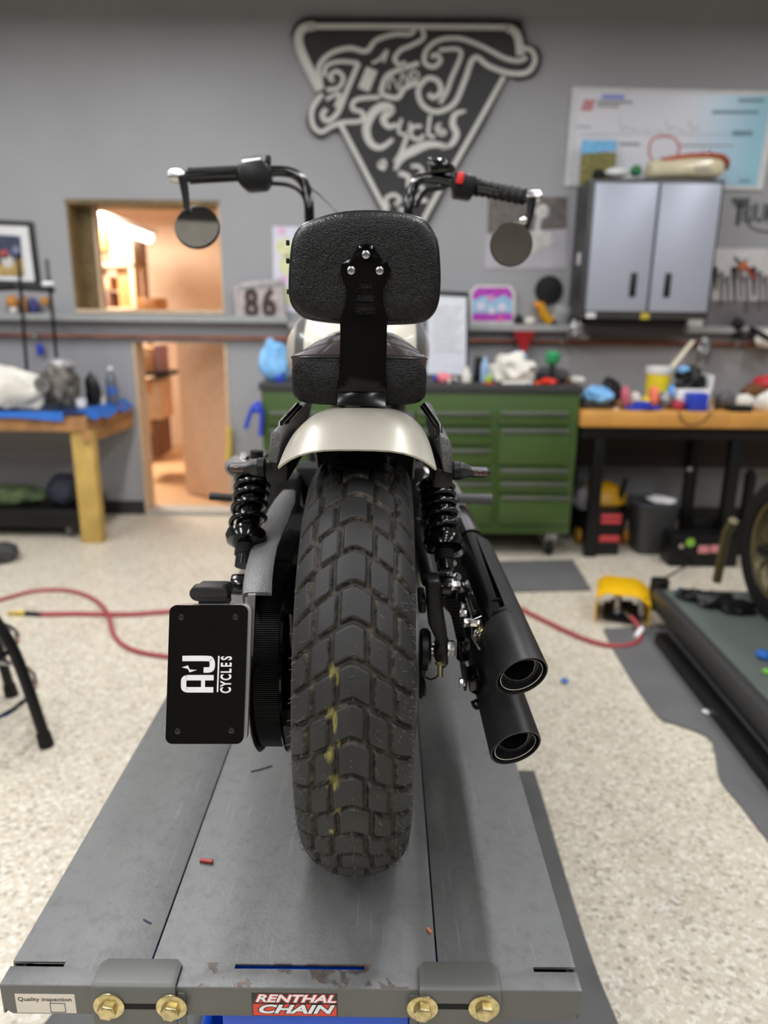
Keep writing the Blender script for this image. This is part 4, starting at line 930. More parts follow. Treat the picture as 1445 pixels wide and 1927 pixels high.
for yy in (968, 978, 1008): 
    _, _, b, t = wr(1124, yy, 1168, yy + (8 if yy < 1000 else 12), BF + .09); m = MB(); m.box((l + .008, BF + .085, b), (r_ - .008, BF + .1, t)); part(tw, 'red_drawer', m, mat('faded_red_drawer', (186, 60, 66), .5), bev=.004)
tb = thing('waste_bin', 'black waste bin with a white rag on its rim under the bench', 'bin', V((P(1222, 1050, BF + .2).x, BF + .22, 0)))
tx, ty_ = P(1224, 1000, BF + .22).x, BF + .22; tt = P(1224, 950, BF + .10).z
def rr_ring(cx, cy, z, hx, hy, n=28, p=.4): return [V((cx + hx * math.copysign(abs(math.cos(t)) ** p, math.cos(t)), cy + hy * math.copysign(abs(math.sin(t)) ** p, math.sin(t)), z)) for t in [2 * PI * k / n for k in range(n)]]
m = MB(); m.rings([rr_ring(tx, ty_, .001, .105, .10), rr_ring(tx, ty_, tt, .135, .125), rr_ring(tx, ty_, tt, .128, .118), rr_ring(tx, ty_, .02, .1, .095)]); part(tb, 'bin_wall', m, mat('charcoal_bin', 52, .5))
m = MB(); m.rings([rr_ring(tx, ty_, tt - .02, .139, .129), rr_ring(tx, ty_, tt + .004, .142, .132), rr_ring(tx, ty_, tt + .004, .126, .116), rr_ring(tx, ty_, tt - .02, .126, .116)], False); part(tb, 'rim', m, mat('slate_bin_rim', (60, 64, 74), .5))
bb('white_waste_rag', 1220, 936, 1270, 960, BF + .18, .09, WHITE, 'white rag draped on the rim of the black waste bin', 'rag', .35, 2.4, tt + .004, 4)
m = MB(); c = P(1259, 1005, BF + .09); m.cbox((c.x, c.y, c.z), (.05, .004, .06), ry=-.3); solo('red_warning_label', m, mat('dull_red_label', (140, 60, 64), .6), 'dull red label on the right side of the waste bin', 'label')
for k, (x0, x1, y0, y1, lb) in enumerate(((1284, 1296, 886, 1046, 'black upright stand with silver top between bin and right bench leg'), (1398, 1414, 892, 1040, 'black post standing just right of the right bench leg'))):
    t_ = thing('jack_stand', lb, 'stand', V((P((x0 + x1) / 2, 1040, BF + .2).x, BF + .22, 0)))
    l, r_, b, t = wr(x0, y0, x1, y1, BF + .2)
    m = MB(); m.box((l, BF + .2, .02), (r_, BF + .25, t)); part(t_, 'column', m, SATIN, bev=.004)
    m = MB(); m.box((l - .05, BF + .12, .001), (r_ + .05, BF + .33, .02)); part(t_, 'base_plate', m, SATIN, bev=.004)
    m = MB(); m.cyl(((l + r_) / 2, BF + .225, t), ((l + r_) / 2, BF + .225, t + .02), .022, n=14); part(t_, 'saddle', m, ZINC if k == 0 else SATIN)
ck = thing('wheel_chock_stand', 'low black wheel stand with pink and green stickers under the bench', 'stand', V((P(1325, 1045, BF + .02).x, BF + .05, 0)))
l, r_, b, t = wr(1262, 1008, 1392, 1050, BF - .10)
m = MB(); m.box((l, BF - .10, 0.001), (r_, BF + .05, t)); part(ck, 'frame', m, SATIN, bev=.01)
l3, r3, b3, t3 = wr(1300, 975, 1392, 1015, BF + .16); m = MB(); m.box((l3, BF + .141, .001), (r3, BF + .19, t3)); part(ck, 'backplate', m, SATIN, bev=.006)
for x0, y0, x1, y1, mt, nm in ((1314, 1027, 1334, 1041, mat('pink_sticker', (206, 130, 134), .5), 'pink_sticker'), (1337, 1026, 1364, 1040, mat('pink_sticker', (206, 130, 134), .5), 'pink_sticker')):
    a, b_, c_, d_ = wr(x0, y0, x1, y1, BF - .102); m = MB(); m.box((a, BF - .1015, c_), (b_, BF - .0995, d_)); part(ck, nm, m, mt)
m = MB(); m.lathe([(.026, 0), (.026, .002)], P(1299, 1021, BF - .10), (0, -1, 0), 18); part(ck, 'green_sticker', m, mat('lime_sticker', (130, 180, 60), .5))
m = MB(); m.lathe([(.014, 0), (.014, .002)], P(1282, 1028, BF - .10), (0, -1, 0), 18); part(ck, 'beige_sticker', m, mat('beige_sticker', (170, 160, 140), .5))
# under / on the left bench
cr_ = thing('floor_creeper', 'low black trolley on casters stored under the pine workbench', 'trolley', V((-3.1, LF + .32, 0)))
cx1 = P(150, 985, LF + .12).x
m = MB(); m.box((-4.2, LF + .12, .07), (cx1, LF + .6, .19)); part(cr_, 'tray', m, PLASTIC, bev=.01)
for xx in (cx1 - .08, -3.9):
    for yy in (LF + .17, LF + .55):
        m = MB(); m.lathe([(.03, -.02), (.05, -.015), (.05, .015), (.03, .02)], (xx, yy, .051), (1, 0, 0), 18); part(cr_, 'caster', m, mat('grey_caster', 84, .5))
for k, (x0, x1, y0, y1, mt, lb) in enumerate(((-60, 88, 912, 946, mat('camouflage_fabric', (74, 90, 58), .8, var=.6, scale=14), 'green camouflage bundle lying on the black trolley'), (92, 150, 892, 946, mat('navy_nylon', (32, 38, 54), .7), 'dark navy bag on the black trolley beside the pine leg'))):
    bb('stored_bag', x0, y0, x1, y1, LF + .3, .12, mt, lb, 'bag', .2, 2, .19, k)
zq = lzt + .028
eg = thing('engine_case', 'grey metal engine part standing on the blue bench cover', 'engine part', V((P(112, 700, LF + .2).x, LF + .2, zq)))
c = P(110, 700, LF + .2)
m = MB(); m.blob((c.x, c.y, zq + .13), (.11, .1, .15), .35, 2.6, 5); part(eg, 'casting', m, mat('grey_engine_metal', (112, 108, 100), .5, metal=.5, var=.5, scale=18))
m = MB(); m.lathe([(.05, 0), (.05, .02), (.02, .02), (.02, .005)], (c.x - .05, c.y - .115, zq + .15), (0, -1, 0), 20); part(eg, 'bore_ring', m, GREYM)
m = MB(); m.blob((c.x + .02, c.y, zq + .26), (.09, .07, .04), .3, 3, 6); part(eg, 'top_flange', m, mat('pale_metal', 176, .4, metal=.5))
bb('white_bench_rag', -60, 690, 82, 742, LF + .12, .1, OWHT, 'large white rag spread on the blue bench cover at the left edge', 'rag', .45, 2.4, zq, 2)
bo = thing('water_bottle', 'clear plastic water bottle with blue label on the left bench', 'bottle', V((P(209, 715, LF + .45).x, LF + .45, zq)))
c = V((P(209, 715, LF + .45).x, LF + .45, zq))
m = MB(); m.lathe([(.033, 0), (.036, .01), (.036, .14), (.03, .17), (.014, .20), (.014, .215)], c, (0, 0, 1), 24); part(bo, 'bottle_body', m, mat('clear_grey_plastic', (120, 126, 138), .15, trans=.4))
m = MB(); m.lathe([(.037, .05), (.037, .11)], c, (0, 0, 1), 24, False); part(bo, 'blue_label', m, mat('bottle_label', (70, 98, 170), .5))
m = MB(); m.lathe([(.016, .213), (.016, .235)], c, (0, 0, 1), 16); part(bo, 'white_cap', m, WHITE)
m = MB(); c = P(148, 710, LF + .2); m.lathe([(.03, 0), (.034, .05), (.03, .05)], (c.x, c.y, zq), (0, 0, 1), 20); solo('white_cup', m, WHITE, 'small white cup beside the grey engine part', 'cup')
m = MB(); c = P(188, 710, LF + .35); m.lathe([(.02, 0), (.024, .04), (.016, .045)], (c.x, c.y, zq), (0, 0, 1), 20); solo('white_tub', m, OWHT, 'small white lid left of the clear water bottle', 'lid')
bb('black_pad', 158, 700, 186, 714, LF + .3, .03, PLASTIC, 'small black lump between the white cup and the lid', 'part', .3, 2, zq, 6)
# tall black stand at left (light stand) on the bench
sd = thing('black_rack_stand', 'thin black two-post stand with a crossbar on the left bench', 'stand', V((P(50, 700, LF + .3).x, LF + .3, zq)))
for a0, b0 in ((34, 40), (92, 100)):
    m = MB(); p1 = P(a0, 478 if a0 < 60 else 520, LF + .3); p2 = P(b0 + 8, 700, LF + .3); p2.z = zq; m.tube([p1, p2], .010, 10); part(sd, 'post', m, SATIN)
m = MB(); m.tube([P(-30, 545, LF + .3), P(30, 541, LF + .3), P(102, 546, LF + .3)], .016, 10); part(sd, 'crossbar', m, SATIN)
m = MB(); m.blob(P(32, 540, LF + .3), (.04, .03, .025), .2, 2, 1); part(sd, 'bracket', m, SATIN)
m = MB(); m.cyl(P(88, 488, LF + .29), P(91, 525, LF + .29), .012, n=10); part(sd, 'clip', m, mat('dark_grey_clip', 80, .5))
m = MB(); m.blob(P(90, 534, LF + .29), (.04, .02, .015), .1, 2, 3); part(sd, 'white_knob', m, WHITE)
for k, (x0, x1, y0, y1, mt, lb) in enumerate(((12, 34, 555, 578, mat('amber_block', (190, 130, 60), .6), 'amber block on the ledge at the left edge behind the stand'), (38, 54, 556, 596, mat('tan_block', (150, 110, 70), .6), 'tan block on the ledge between the stand posts'),
        (56, 72, 560, 596, mat('navy_block', (60, 62, 120), .6), 'navy blue block on the ledge between the stand posts'), (76, 92, 558, 575, mat('amber_block', (180, 130, 66), .6), 'amber block hanging near the right stand post'), (20, 34, 576, 596, OWHT, 'pale block on the ledge below the amber block'))):
    bb('ledge_item', x0, y0, x1, y1, WY - .045, .035, mt, lb, 'small item', .15, 2, lz if y1 > 590 else None, k)
bx('blue_lighter', 68, 648, 80, 668, WY - .05, .02, DBLUE, 'small royal blue item on the wall above the engine part', 'small item', .004)
# blue clamp and yellow tool hanging near doorway
m = MB()
m.tube(crom([P(462, 806, CF - .03), P(472, 775, CF - .03), P(484, 758, CF - .03), P(492, 775, CF - .03), P(490, 820, CF - .03)], 5), .013, 8); m.blob(P(482, 770, CF - .03), (.03, .02, .03), .3, 2, 1)
solo('blue_hanging_clamp', m, DBLUE, 'royal blue clamp hanging off the left side of the green chest', 'clamp')
m = MB(); m.tube([P(430, 805, WY - .05), P(431, 820, WY - .05), P(432, 835, WY - .05), P(431, 850, WY - .05), P(430, 868, WY - .05)], [.022, .026, .018, .028, .026], 10); solo('yellow_hanging_tool', m, mat('pale_yellow_plastic', (214, 184, 90), .5), 'pale yellow tool hanging on the wall right of the doorway', 'tool')

# loose scatter on the two work surfaces
rs_ = random.Random(11)
pal = [('white', OWHT), ('black', PLASTIC), ('grey', GREYM), ('red', REDM), ('blue', DBLUE), ('brown', BRN)]
for where, n_, x0, x1, yf, zz, words in (('bench', 34, 1095, 1440, BF + .05, bz1, 'the maple bench'), ('chest', 16, 812, 1080, CF + .04, ctop_, 'the green chest'), ('left', 7, 0, 60, LF + .3, lzt + .028, 'the blue bench cover')):
    protos = {}
    for k in range(n_):
        cn, mt = pal[rs_.randrange(6)]
        yy = yf + rs_.random() * .42; p = P(rs_.uniform(x0, x1), 770, yy); sz = rs_.uniform(.014, .034); kind = rs_.randrange(3)
        m = MB()
        if kind == 0: m.cbox((p.x, yy, zz + sz * .3), (sz * 1.6, sz, sz * .58), rz=rs_.random() * 3)
        elif kind == 1: m.lathe([(sz * .4, 0), (sz * .5, sz * .1), (sz * .5, sz * 1.2), (sz * .25, sz * 1.3), (sz * .25, sz * 1.6)], (p.x, yy, zz + .001), (0, 0, 1), 14)
        else: m.blob((p.x, yy, zz + sz * .45), (sz, sz * .8, sz * .55), .5, 3, k, 2)
        solo('small_part', m, mt, 'small ' + cn + ' loose part in the scatter on ' + words, 'small part', cn + ' loose parts on ' + words, .002 if kind < 2 else 0)
for k, (x, y, dx_, cn) in enumerate(((1165, 768, .22, 'curly black cable lying across the middle of the maple bench'), (1345, 770, .16, 'black cable trailing by the right of the blue parts bin'))):
    a = P(x, y, BF + .12); m = MB(); m.tube(crom([V((a.x + dx_ * t, BF + .10 + .09 * math.sin(t * 7), bz1 + .006)) for t in (0, .2, .4, .6, .8, 1)], 5), .005, 8); solo('bench_cable', m, PLASTIC, cn, 'cable')

# ================================================================ MAIN LIFT TABLE
TZ = CH - .86
def deckmat():
    t = Nt('worn_grey_lift_paint')
    n = t.noise(3.5, 6, .6); n2 = t.noise(45, 6, .75)
    base = t.ramp(n, [(.3, srgb(96, 98, 97)), (.7, srgb(108, 109, 107))])
    fine = t.mix(t.ramp(n2, [(.50, (0, 0, 0)), (.72, (.5, .5, .5))]), base, srgb(76, 76, 75))
    mp = t.n.new('ShaderNodeMapping'); mp.inputs['Scale'].default_value = (60, 2.5, 1); mp.inputs['Rotation'].default_value = (0, 0, .6); t.l.new(t.tc.outputs['Object'], mp.inputs[0])
    sc = t.ramp(t.noise(3, 3, .6, vec=mp.outputs[0]), [(.64, (0, 0, 0)), (.70, (.4, .4, .4))])
    c = t.mix(sc, fine, srgb(136, 136, 134))
    # rust and bare metal along the front lip around the slot
    sx = t.n.new('ShaderNodeSeparateXYZ'); geo = t.n.new('ShaderNodeNewGeometry'); t.l.new(geo.outputs['Position'], sx.inputs[0])
    my = t.math('MULTIPLY', t.math('LESS_THAN', sx.outputs[1], .782), t.math('LESS_THAN', t.math('ABSOLUTE', t.math('ADD', sx.outputs[0], .10)), .14))
    rn = t.ramp(t.noise(22, 5, .6), [(.53, (0, 0, 0)), (.56, (1, 1, 1))])
    rm = t.n.new('ShaderNodeMath'); rm.operation = 'MULTIPLY'; t.l.new(my, rm.inputs[0]); t.l.new(rn, rm.inputs[1])
    rust = t.ramp(t.noise(70, 4), [(.40, srgb(70, 64, 61)), (.62, srgb(86, 76, 70)), (.76, srgb(150, 106, 66))])
    c = t.mix(rm.outputs[0], c, rust)
    t.col(c); t.b.inputs['Metallic'].default_value = .25
    t.l.new(t.ramp(n2, [(.3, (.30, .30, .30)), (.7, (.46, .46, .46))]), t.b.inputs['Roughness'])
    t.bump(t.noise(160, 6, .75), .0009, .6); return t.m
DECK = deckmat(); SKIRT = mat('grey_lift_skirt', (94, 95, 91), .45, metal=.1, var=.05, scale=6, bump=.0003, bscale=120)
lc, hw = -.1165, .387; y0, y1 = .745, 2.86
lift = thing('lift_table', 'grey steel motorcycle lift table raised under the black and cream motorcycle', 'lift', (lc, (y0 + y1) / 2, 0))
xa, xb = lc - .1965, lc + .1965
slx0, slx1 = P(442, 1821, .78).x, P(686, 1821, .78).x
def topx(px, py=1820): return G(px, py, TZ).x
slx0, slx1 = topx(442), topx(686)
s1, s2 = topx(120, 1817), topx(1003, 1820)
ys0, ys1 = G(600, 1824, TZ).y, G(600, 1815, TZ).y
tk_ = .004
IM = Mx.Translation((0, 0, TZ - tk_))
m = MB()
m.prism([(xa + .001, y0), (xb - .001, y0), (xb - .001, y1), (xa + .001, y1)], [[(slx0, ys0), (slx1, ys0), (slx1, ys1), (slx0, ys1)]], IM, tk_)
part(lift, 'centre_deck', m, DECK, bev=.0006)
m = MB(); m.prism([(lc - hw, y0), (xa - .0015, y0), (xa - .0015, y1), (lc - hw, y1), (lc - hw, ys1), (s1, ys1), (s1, ys0), (lc - hw, ys0)], [], IM, tk_); part(lift, 'side_deck', m, DECK, bev=.0006)
m = MB(); m.prism([(xb + .0015, y0), (lc + hw, y0), (lc + hw, ys0), (s2, ys0), (s2, ys1), (lc + hw, ys1), (lc + hw, y1), (xb + .0015, y1)], [], IM, tk_); part(lift, 'side_deck', m, DECK, bev=.0006)
m = MB(); m.box((xa - .0014, y0 + .001, TZ - tk_ + .0005), (xa + .0009, G(300, 1812, TZ).y, TZ - .0002)); m.box((xb - .0009, y0 + .001, TZ - tk_ + .0005), (xb + .0014, G(300, 1812, TZ).y, TZ - .0002)); part(lift, 'front_weld', m, DECK)
m = MB(); m.prism([(lc - hw + .012, 0), (lc + hw - .012, 0), (lc + hw, .010), (lc + hw, .048), (lc - hw, .048), (lc - hw, .010)], [], Mx(((1, 0, 0, 0), (0, 0, -1, y0 + .002), (0, 1, 0, TZ - .0485), (0, 0, 0, 1))), .003); part(lift, 'front_skirt', m, SKIRT, bev=.0012)
for s_ in (-1, 1):
    x = lc + s_ * (hw - .0015)
    m = MB(); m.box((x - .0015, y0, TZ - .048), (x + .0015, ys0, TZ - tk_)); m.box((x - .0015, ys1, TZ - .048), (x + .0015, y1, TZ - tk_)); part(lift, 'side_skirt', m, SKIRT)
m = MB()
for x in (lc - .197, lc + .197): m.box((x - .02, .85, TZ - .045), (x + .02, y1 - .05, TZ - tk_ - .0005))
part(lift, 'deck_stiffener', m, SATIN)
for s_ in (-1, 1):
    x = lc + s_ * (hw - .062); m = MB(); m.box((x - .055, ys0 - .012, TZ - .03), (x + .055, ys1 + .02, TZ - .026)); part(lift, 'slot_backing', m, SATIN)
bu = topx(395, 1900), topx(772, 1900)
m = MB(); m.box((bu[0], .765, TZ - .115), (bu[1], 1.15, TZ - .06)); part(lift, 'blue_cross_plate', m, BLUEP, bev=.004)
m = MB(); m.box((slx0 - .02, .770, TZ - .020), (slx1 + .02, .80, TZ - .012)); part(lift, 'blue_slot_bar', m, BLUEP)
for s_ in (-1, 1):
    x = lc + s_ * .20
    m = MB(); m.box((x - .03, .80, TZ - .13), (x + .03, y1 - .1, TZ - .049)); part(lift, 'blue_channel', m, BLUEP, bev=.004)
    m = MB(); m.box((x - .03, .85, .012), (x + .03, y1 - .05, .07)); part(lift, 'base_rail', m, BLUEP, bev=.004)
    for a, b_, o_ in (((1.0, .08), (2.4, TZ - .14), -.012), ((2.6, .08), (1.2, TZ - .14), .012)):
        m = MB(); d = V((0, b_[0] - a[0], b_[1] - a[1])); m.cbox((x + o_, (a[0] + b_[0]) / 2, (a[1] + b_[1]) / 2), (.018, d.length, .05), rx=math.atan2(d.z, d.y)); part(lift, 'scissor_arm', m, BLUEP, bev=.003)
for y in (.87, y1 - .09): m = MB(); m.box((lc - .17, y, .012), (lc + .17, y + .05, .06)); part(lift, 'base_crossbar', m, BLUEP, bev=.003)
# clamp brackets with bolts
def clamp(pxl, pxr, tabx, bolts):
    xl_, xr_ = G(pxl, 1857, TZ).x, G(pxr, 1857, TZ).x
    yb = G(600, 1812, TZ).y; r_ = .012; pr_ = []
    zt2, zb2_ = TZ + .0045, TZ - .062
    top = [(yb, zt2), (y0 + .004, zt2)] + [(y0 - .003 + .004 - r_ * math.sin(a) * .6, zt2 - r_ + r_ * math.cos(a)) for a in [R(20 * k) for k in range(1, 5)]] + [(y0 - .0075, zt2 - .014), (y0 - .0075, zb2_)]
    low = [(y0 - .0035, zb2_), (y0 - .0035, zt2 - .016), (y0 + .003, TZ + .0008), (yb, TZ + .0008)]
    m = MB(); prof = top + low
    def sec(x, cut): return [V((x, y if not (cut and k in (0, len(prof) - 1)) else y - .008, z)) for k, (y, z) in enumerate(prof)]
    m.rings([sec(xl_, 1), sec(xl_ + .008, 0), sec(xr_ - .008, 0), sec(xr_, 1)])
    cb = part(lift, 'clamp_bracket', m, SKIRT, bev=.0008)
    ta, tb_ = G(tabx[0], 1870, TZ).x, G(tabx[1], 1870, TZ).x
    m = MB(); m.box((ta, y0 - .0032, TZ - .0625), (tb_, y0 - .001, TZ - .008)); part(lift, 'clamp_tab', m, SKIRT, cb, bev=.001)
    b0, b1 = P(bolts[0][0], 1895, y0 - .009), P(bolts[1][0], 1895, y0 - .009)
    m = MB(); m.box((b0.x + .018, y0 - .0085, b0.z - .004), (b1.x - .016, y0 - .0074, b0.z + .004)); part(lift, 'adjustment_slot', m, mat('black_slot', 8, .9), cb)
    for bp in bolts:
        c = P(bp[0], bp[1], y0 - .011)
        m = MB(); m.lathe([(.0195, 0), (.0205, .001), (.0205, .0025), (.019, .0032)], (c.x, y0 - .0076, c.z), (0, -1, 0), 32); m.lathe([(.0125, .003), (.0125, .0115), (.0105, .0135), (.0098, .0138)], (c.x, y0 - .0076, c.z), (0, -1, 0), 6)
        part(lift, 'flange_bolt', m, GOLDZ, cb)
clamp(172, 331, (330, 344), [(204, 1896), (322, 1898)])
clamp(789, 941, (772, 790), [(795, 1900), (911, 1899)])
# stickers
def skirtM(px, py, off): 
    a = P(px, py, y0 - .001 - off); return Mx(((1, 0, 0, a.x), (0, 0, -1, a.y), (0, 1, 0, a.z), (0, 0, 0, 1)))
def srect(x0_, y0_, x1_, y1_, off, th=.0004):
    a, b_ = P(x0_, y1_, y0 - .001), P(x1_, y0_, y0 - .001); m = MB(); m.box((a.x, y0 - .001 - off - th, a.z), (b_.x, y0 - .001 - off, b_.z)); return m
st1 = part(lift, 'brand_sticker', srect(475, 1870, 635, 1911, 0), mat('black_vinyl', 24, .3), bev=.0)
part(lift, 'sticker_red_panel', srect(477, 1890, 633, 1909.5, .0005, .0002), mat('sticker_red', (214, 58, 40), .35), st1)
part(lift, 'sticker_lettering_outline', MB().text('RENTHAL', skirtM(555, 1880, .0006), .0172, .0001, .28, .0014, 1.42), mat('sticker_red_edge', (220, 60, 66), .35), st1)
part(lift, 'sticker_lettering', MB().text('RENTHAL', skirtM(555, 1880, .0009), .0172, .0001, .28, .0005, 1.42), WHITE, st1)
part(lift, 'sticker_chain_outline', MB().text('CHAIN', skirtM(553, 1900, .0009), .0196, .0001, .28, .0017, 1.62), mat('black_vinyl', 20, .3), st1)
part(lift, 'sticker_chain', MB().text('CHAIN', skirtM(553, 1900, .0012), .0196, .0001, .28, .0007, 1.62), WHITE, st1)
st2 = part(lift, 'inspection_sticker', srect(33, 1871, 140, 1905, 0), mat('aged_white_label', (214, 206, 194), .5, var=.05))
part(lift, 'label_lettering', MB().text('Quality inspection', skirtM(84, 1881, .0005), .0088, .0001, 0, .0001, 1.12), SBLK, st2)
m = MB(); a = P(97, 1903, y0); b_ = P(123, 1886, y0); w_ = .0006; yy = y0 - .0014
for lo, hi in (((a.x, a.z), (b_.x, a.z + w_)), ((a.x, b_.z - w_), (b_.x, b_.z)), ((a.x, a.z), (a.x + w_, b_.z)), ((b_.x - w_, a.z), (b_.x, b_.z))): m.box((lo[0], yy - .0004, lo[1]), (hi[0], yy, hi[1]))
part(lift, 'label_box', m, SBLK, st2)
# debris on the deck
def deckbit(name, pts, r, mt, label, cat):
    q = [G(*p, TZ) + V((0, 0, r * 1.02)) for p in pts]; m = MB(); m.tube(q, r, 10); return solo(name, m, mt, label, cat)
deckbit('red_sleeve', [(377, 1622), (400, 1625)], .0036, mat('dull_red_plastic', (150, 44, 44), .4), 'short red plastic sleeve on the left of the lift deck', 'sleeve')
deckbit('black_offcut', [(472, 1453), (490, 1449), (512, 1442)], .0012, PLASTIC, 'thin black offcut on the deck left of the rear tyre', 'offcut')
deckbit('dark_blue_sliver', [(270, 1731), (277, 1735), (284, 1739)], .0012, mat('navy_plastic', (34, 40, 66), .5), 'tiny dark sliver on the left front of the lift deck', 'sliver')
deckbit('orange_chip', [(805, 1749), (809, 1754), (812, 1758)], .0022, mat('orange_chip', (196, 120, 74), .6), 'small orange-brown chip on the deck near the right seam', 'chip')

# ================================================================ MOTORCYCLE
BX = -.036; AX = V((BX, 1.067, TZ + .33)); RW = .33
bike = thing('motorcycle', 'black and champagne motorcycle seen from behind, parked on the grey lift table', 'motorcycle', (BX, 1.067, TZ))

# --- rear tyre with real tread relief
def tyre_mesh():
    PITCH = 2 * PI * RW / 44
    nU = 1240; sm = .118; nV = 150
    s = np.linspace(-sm, sm, nV)
    # cross-section by arc length
    aa = np.linspace(-R(100), R(100), 4001); xs = .0785 * np.sin(aa); ds = .058 * (1 - np.cos(aa))
    arc = np.concatenate([[0], np.cumsum(np.hypot(np.diff(xs), np.diff(ds)))]); arc -= arc[2000]
    smax = arc[-1]
    X = np.interp(np.clip(s, -smax, smax), arc, xs); DR = np.interp(np.clip(s, -smax, smax), arc, ds)
    th = np.arange(nU) / nU * 2 * PI
    TH, SS = np.meshgrid(th, s, indexing='ij'); U = TH * RW
    sa = np.sqrt(SS ** 2 + .006 ** 2) - .006
    t = (U + .60 * sa) / PITCH
    row = np.floor(t).astype(int) % 44; fr = t - np.floor(t)
    par = np.where(row % 2 == 0, 1, -1)
    d_ch = np.minimum(fr, 1 - fr) * PITCH / math.sqrt(1 + .36)
    sp = SS * par
    vg = np.full_like(SS, 1.0)
    for g, wv in ((-.0500, .0046), (-.0185, .0038), (.0265, .0038), (.0575, .0046)):
        vg = np.minimum(vg, np.abs(sp - g) - wv + .0038)
    vg = np.minimum(vg, 1.0)
    wg = .0033
    def gro(d, w_, soft=.0016): return 1 - np.clip((d - w_ + soft) / (2 * soft), 0, 1) ** 1 * 1.0
    def sstep(x): x = np.clip(x, 0, 1); return x * x * (3 - 2 * x)
    soft = .0013
    # rounded block corners: blend of the two distances
    k = .003
    a_ = d_ch - wg; b_ = vg - wg
    h = np.clip(.5 + .5 * (b_ - a_) / k, 0, 1); dmin = b_ * (1 - h) + a_ * h - k * h * (1 - h)
    dep = 1 - sstep((dmin + soft) / (2 * soft))
    edge = sstep((.094 - np.abs(SS)) / .006)
    dep = dep * edge
    line = np.exp(-((np.abs(SS) - .0985) / .0008) ** 2) * .15
    Dp = dep * .0075 + line * .006 
    Rr = RW - DR[None, :] - Dp * np.cos(np.clip(SS / .09, -1.2, 1.2))
    Xx = X[None, :] - np.sign(SS) * Dp * np.abs(np.sin(np.clip(SS / .09, -1.2, 1.2)))
    # sidewalls down to the bead
    sw = [(.074, .252), (.070, .236), (.063, .222), (.056, .212), (.052, .206)]
    Lx = np.array([-a for a, b in sw[::-1]]); Lr = np.array([b for a, b in sw[::-1]])
    Xf = np.concatenate([np.tile(Lx, (nU, 1)), Xx, np.tile(-Lx[::-1], (nU, 1))], 1)
    Rf = np.concatenate([np.tile(Lr, (nU, 1)), Rr, np.tile(Lr[::-1], (nU, 1))], 1)
    depf = np.concatenate([np.zeros((nU, 5)), dep, np.zeros((nU, 5))], 1)
    THf = np.tile(th[:, None], (1, Xf.shape[1]))
    # theta 0 = rearmost, grows upwards
    co_ = np.stack([Xf, -np.cos(THf) * Rf, np.sin(THf) * Rf + RW], -1).reshape(-1, 3)
    n2 = Xf.shape[1]
    i, j = np.meshgrid(np.arange(nU), np.arange(n2 - 1), indexing='ij'); i2 = (i + 1) % nU
    F = np.stack([i * n2 + j, i * n2 + j + 1, i2 * n2 + j + 1, i2 * n2 + j], -1).reshape(-1, 4)
    me = bpy.data.meshes.new('rear_tyre'); me.vertices.add(len(co_)); me.vertices.foreach_set('co', co_.astype(np.float32).ravel())
    me.loops.add(F.size); me.loops.foreach_set('vertex_index', F.astype(np.int32).ravel())
    me.polygons.add(len(F)); me.polygons.foreach_set('loop_start', np.arange(0, F.size, 4, dtype=np.int32)); me.polygons.foreach_set('loop_total', np.full(len(F), 4, dtype=np.int32))
    me.polygons.foreach_set('use_smooth', np.ones(len(F), bool)); me.update(); me.validate()
    at = me.attributes.new('groove', 'FLOAT', 'POINT'); at.data.foreach_set('value', depf.astype(np.float32).ravel())
    # yellow crayon streaks drawn on the tread
    yel = np.zeros((nU, n2)); sfull = np.concatenate([np.full(5, -1), s, np.full(5, 1)])
    thd = np.degrees(THf); thd = np.where(thd > 180, thd - 360, thd)
    for s0, a0, wdt, hh in ((-.026, 22.5, .007, 2.6), (-.019, 21, .004, 3.0), (-.027, 13.5, .009, 2.2), (-.020, 12, .006, 3.6), (-.027, 4.5, .008, 2.6), (-.016, 7, .004, 2.0), (-.022, -2.0, .011, 3.0), (-.018, -10, .008, 1.8), (-.026, -16, .006, 1.5)):
        g = np.exp(-((sfull[None, :] - s0) / wdt) ** 2 - ((thd - a0) / hh) ** 2); yel = np.maximum(yel, g)
    at = me.attributes.new('crayon', 'FLOAT', 'POINT'); at.data.foreach_set('value', yel.astype(np.float32).ravel())
    return me
def tyremat():
    t = Nt('tread_rubber')
    a = t.n.new('ShaderNodeAttribute'); a.attribute_name = 'groove'
    y = t.n.new('ShaderNodeAttribute'); y.attribute_name = 'crayon'
    top = t.ramp(t.noise(18, 5, .6), [(.3, srgb(40, 40, 40)), (.7, srgb(50, 50, 49))])
    dust = t.ramp(t.noise(110, 4, .7), [(.38, srgb(24, 22, 20)), (.56, srgb(66, 60, 52)), (.75, srgb(112, 98, 76))])
    e = t.ramp(a.outputs['Fac'], [(.05, (0, 0, 0)), (.35, (1, 1, 1)), (.8, (.8, .8, .8)), (1, (.35, .35, .35))])
    c = t.mix(e, top, dust)
    mp = t.n.new('ShaderNodeMapping'); mp.inputs['Scale'].default_value = (3.2, 1, .45); t.l.new(t.tc.outputs['Object'], mp.inputs[0])
    st_ = t.math('MULTIPLY', y.outputs['Fac'], t.noise(260, 3, .7, vec=mp.outputs[0]))
    c = t.mix(t.ramp(st_, [(.30, (0, 0, 0)), (.48, (.55, .55, .55))]), c, srgb(164, 156, 78))
    t.col(c); t.b.inputs['Roughness'].default_value = .52; t.b.inputs['Specular IOR Level'].default_value = .28
    t.bump(t.noise(900, 3, .6), .00018, .6); return t.m
tme = tyre_mesh(); tme.materials.append(tyremat())
ty_o = bpy.data.objects.new('rear_tyre', tme); C.objects.link(ty_o); ty_o.parent = bike
HAIR = mat('rubber_vent_hair', 70, .5)
m = MB()
rh = random.Random(3)
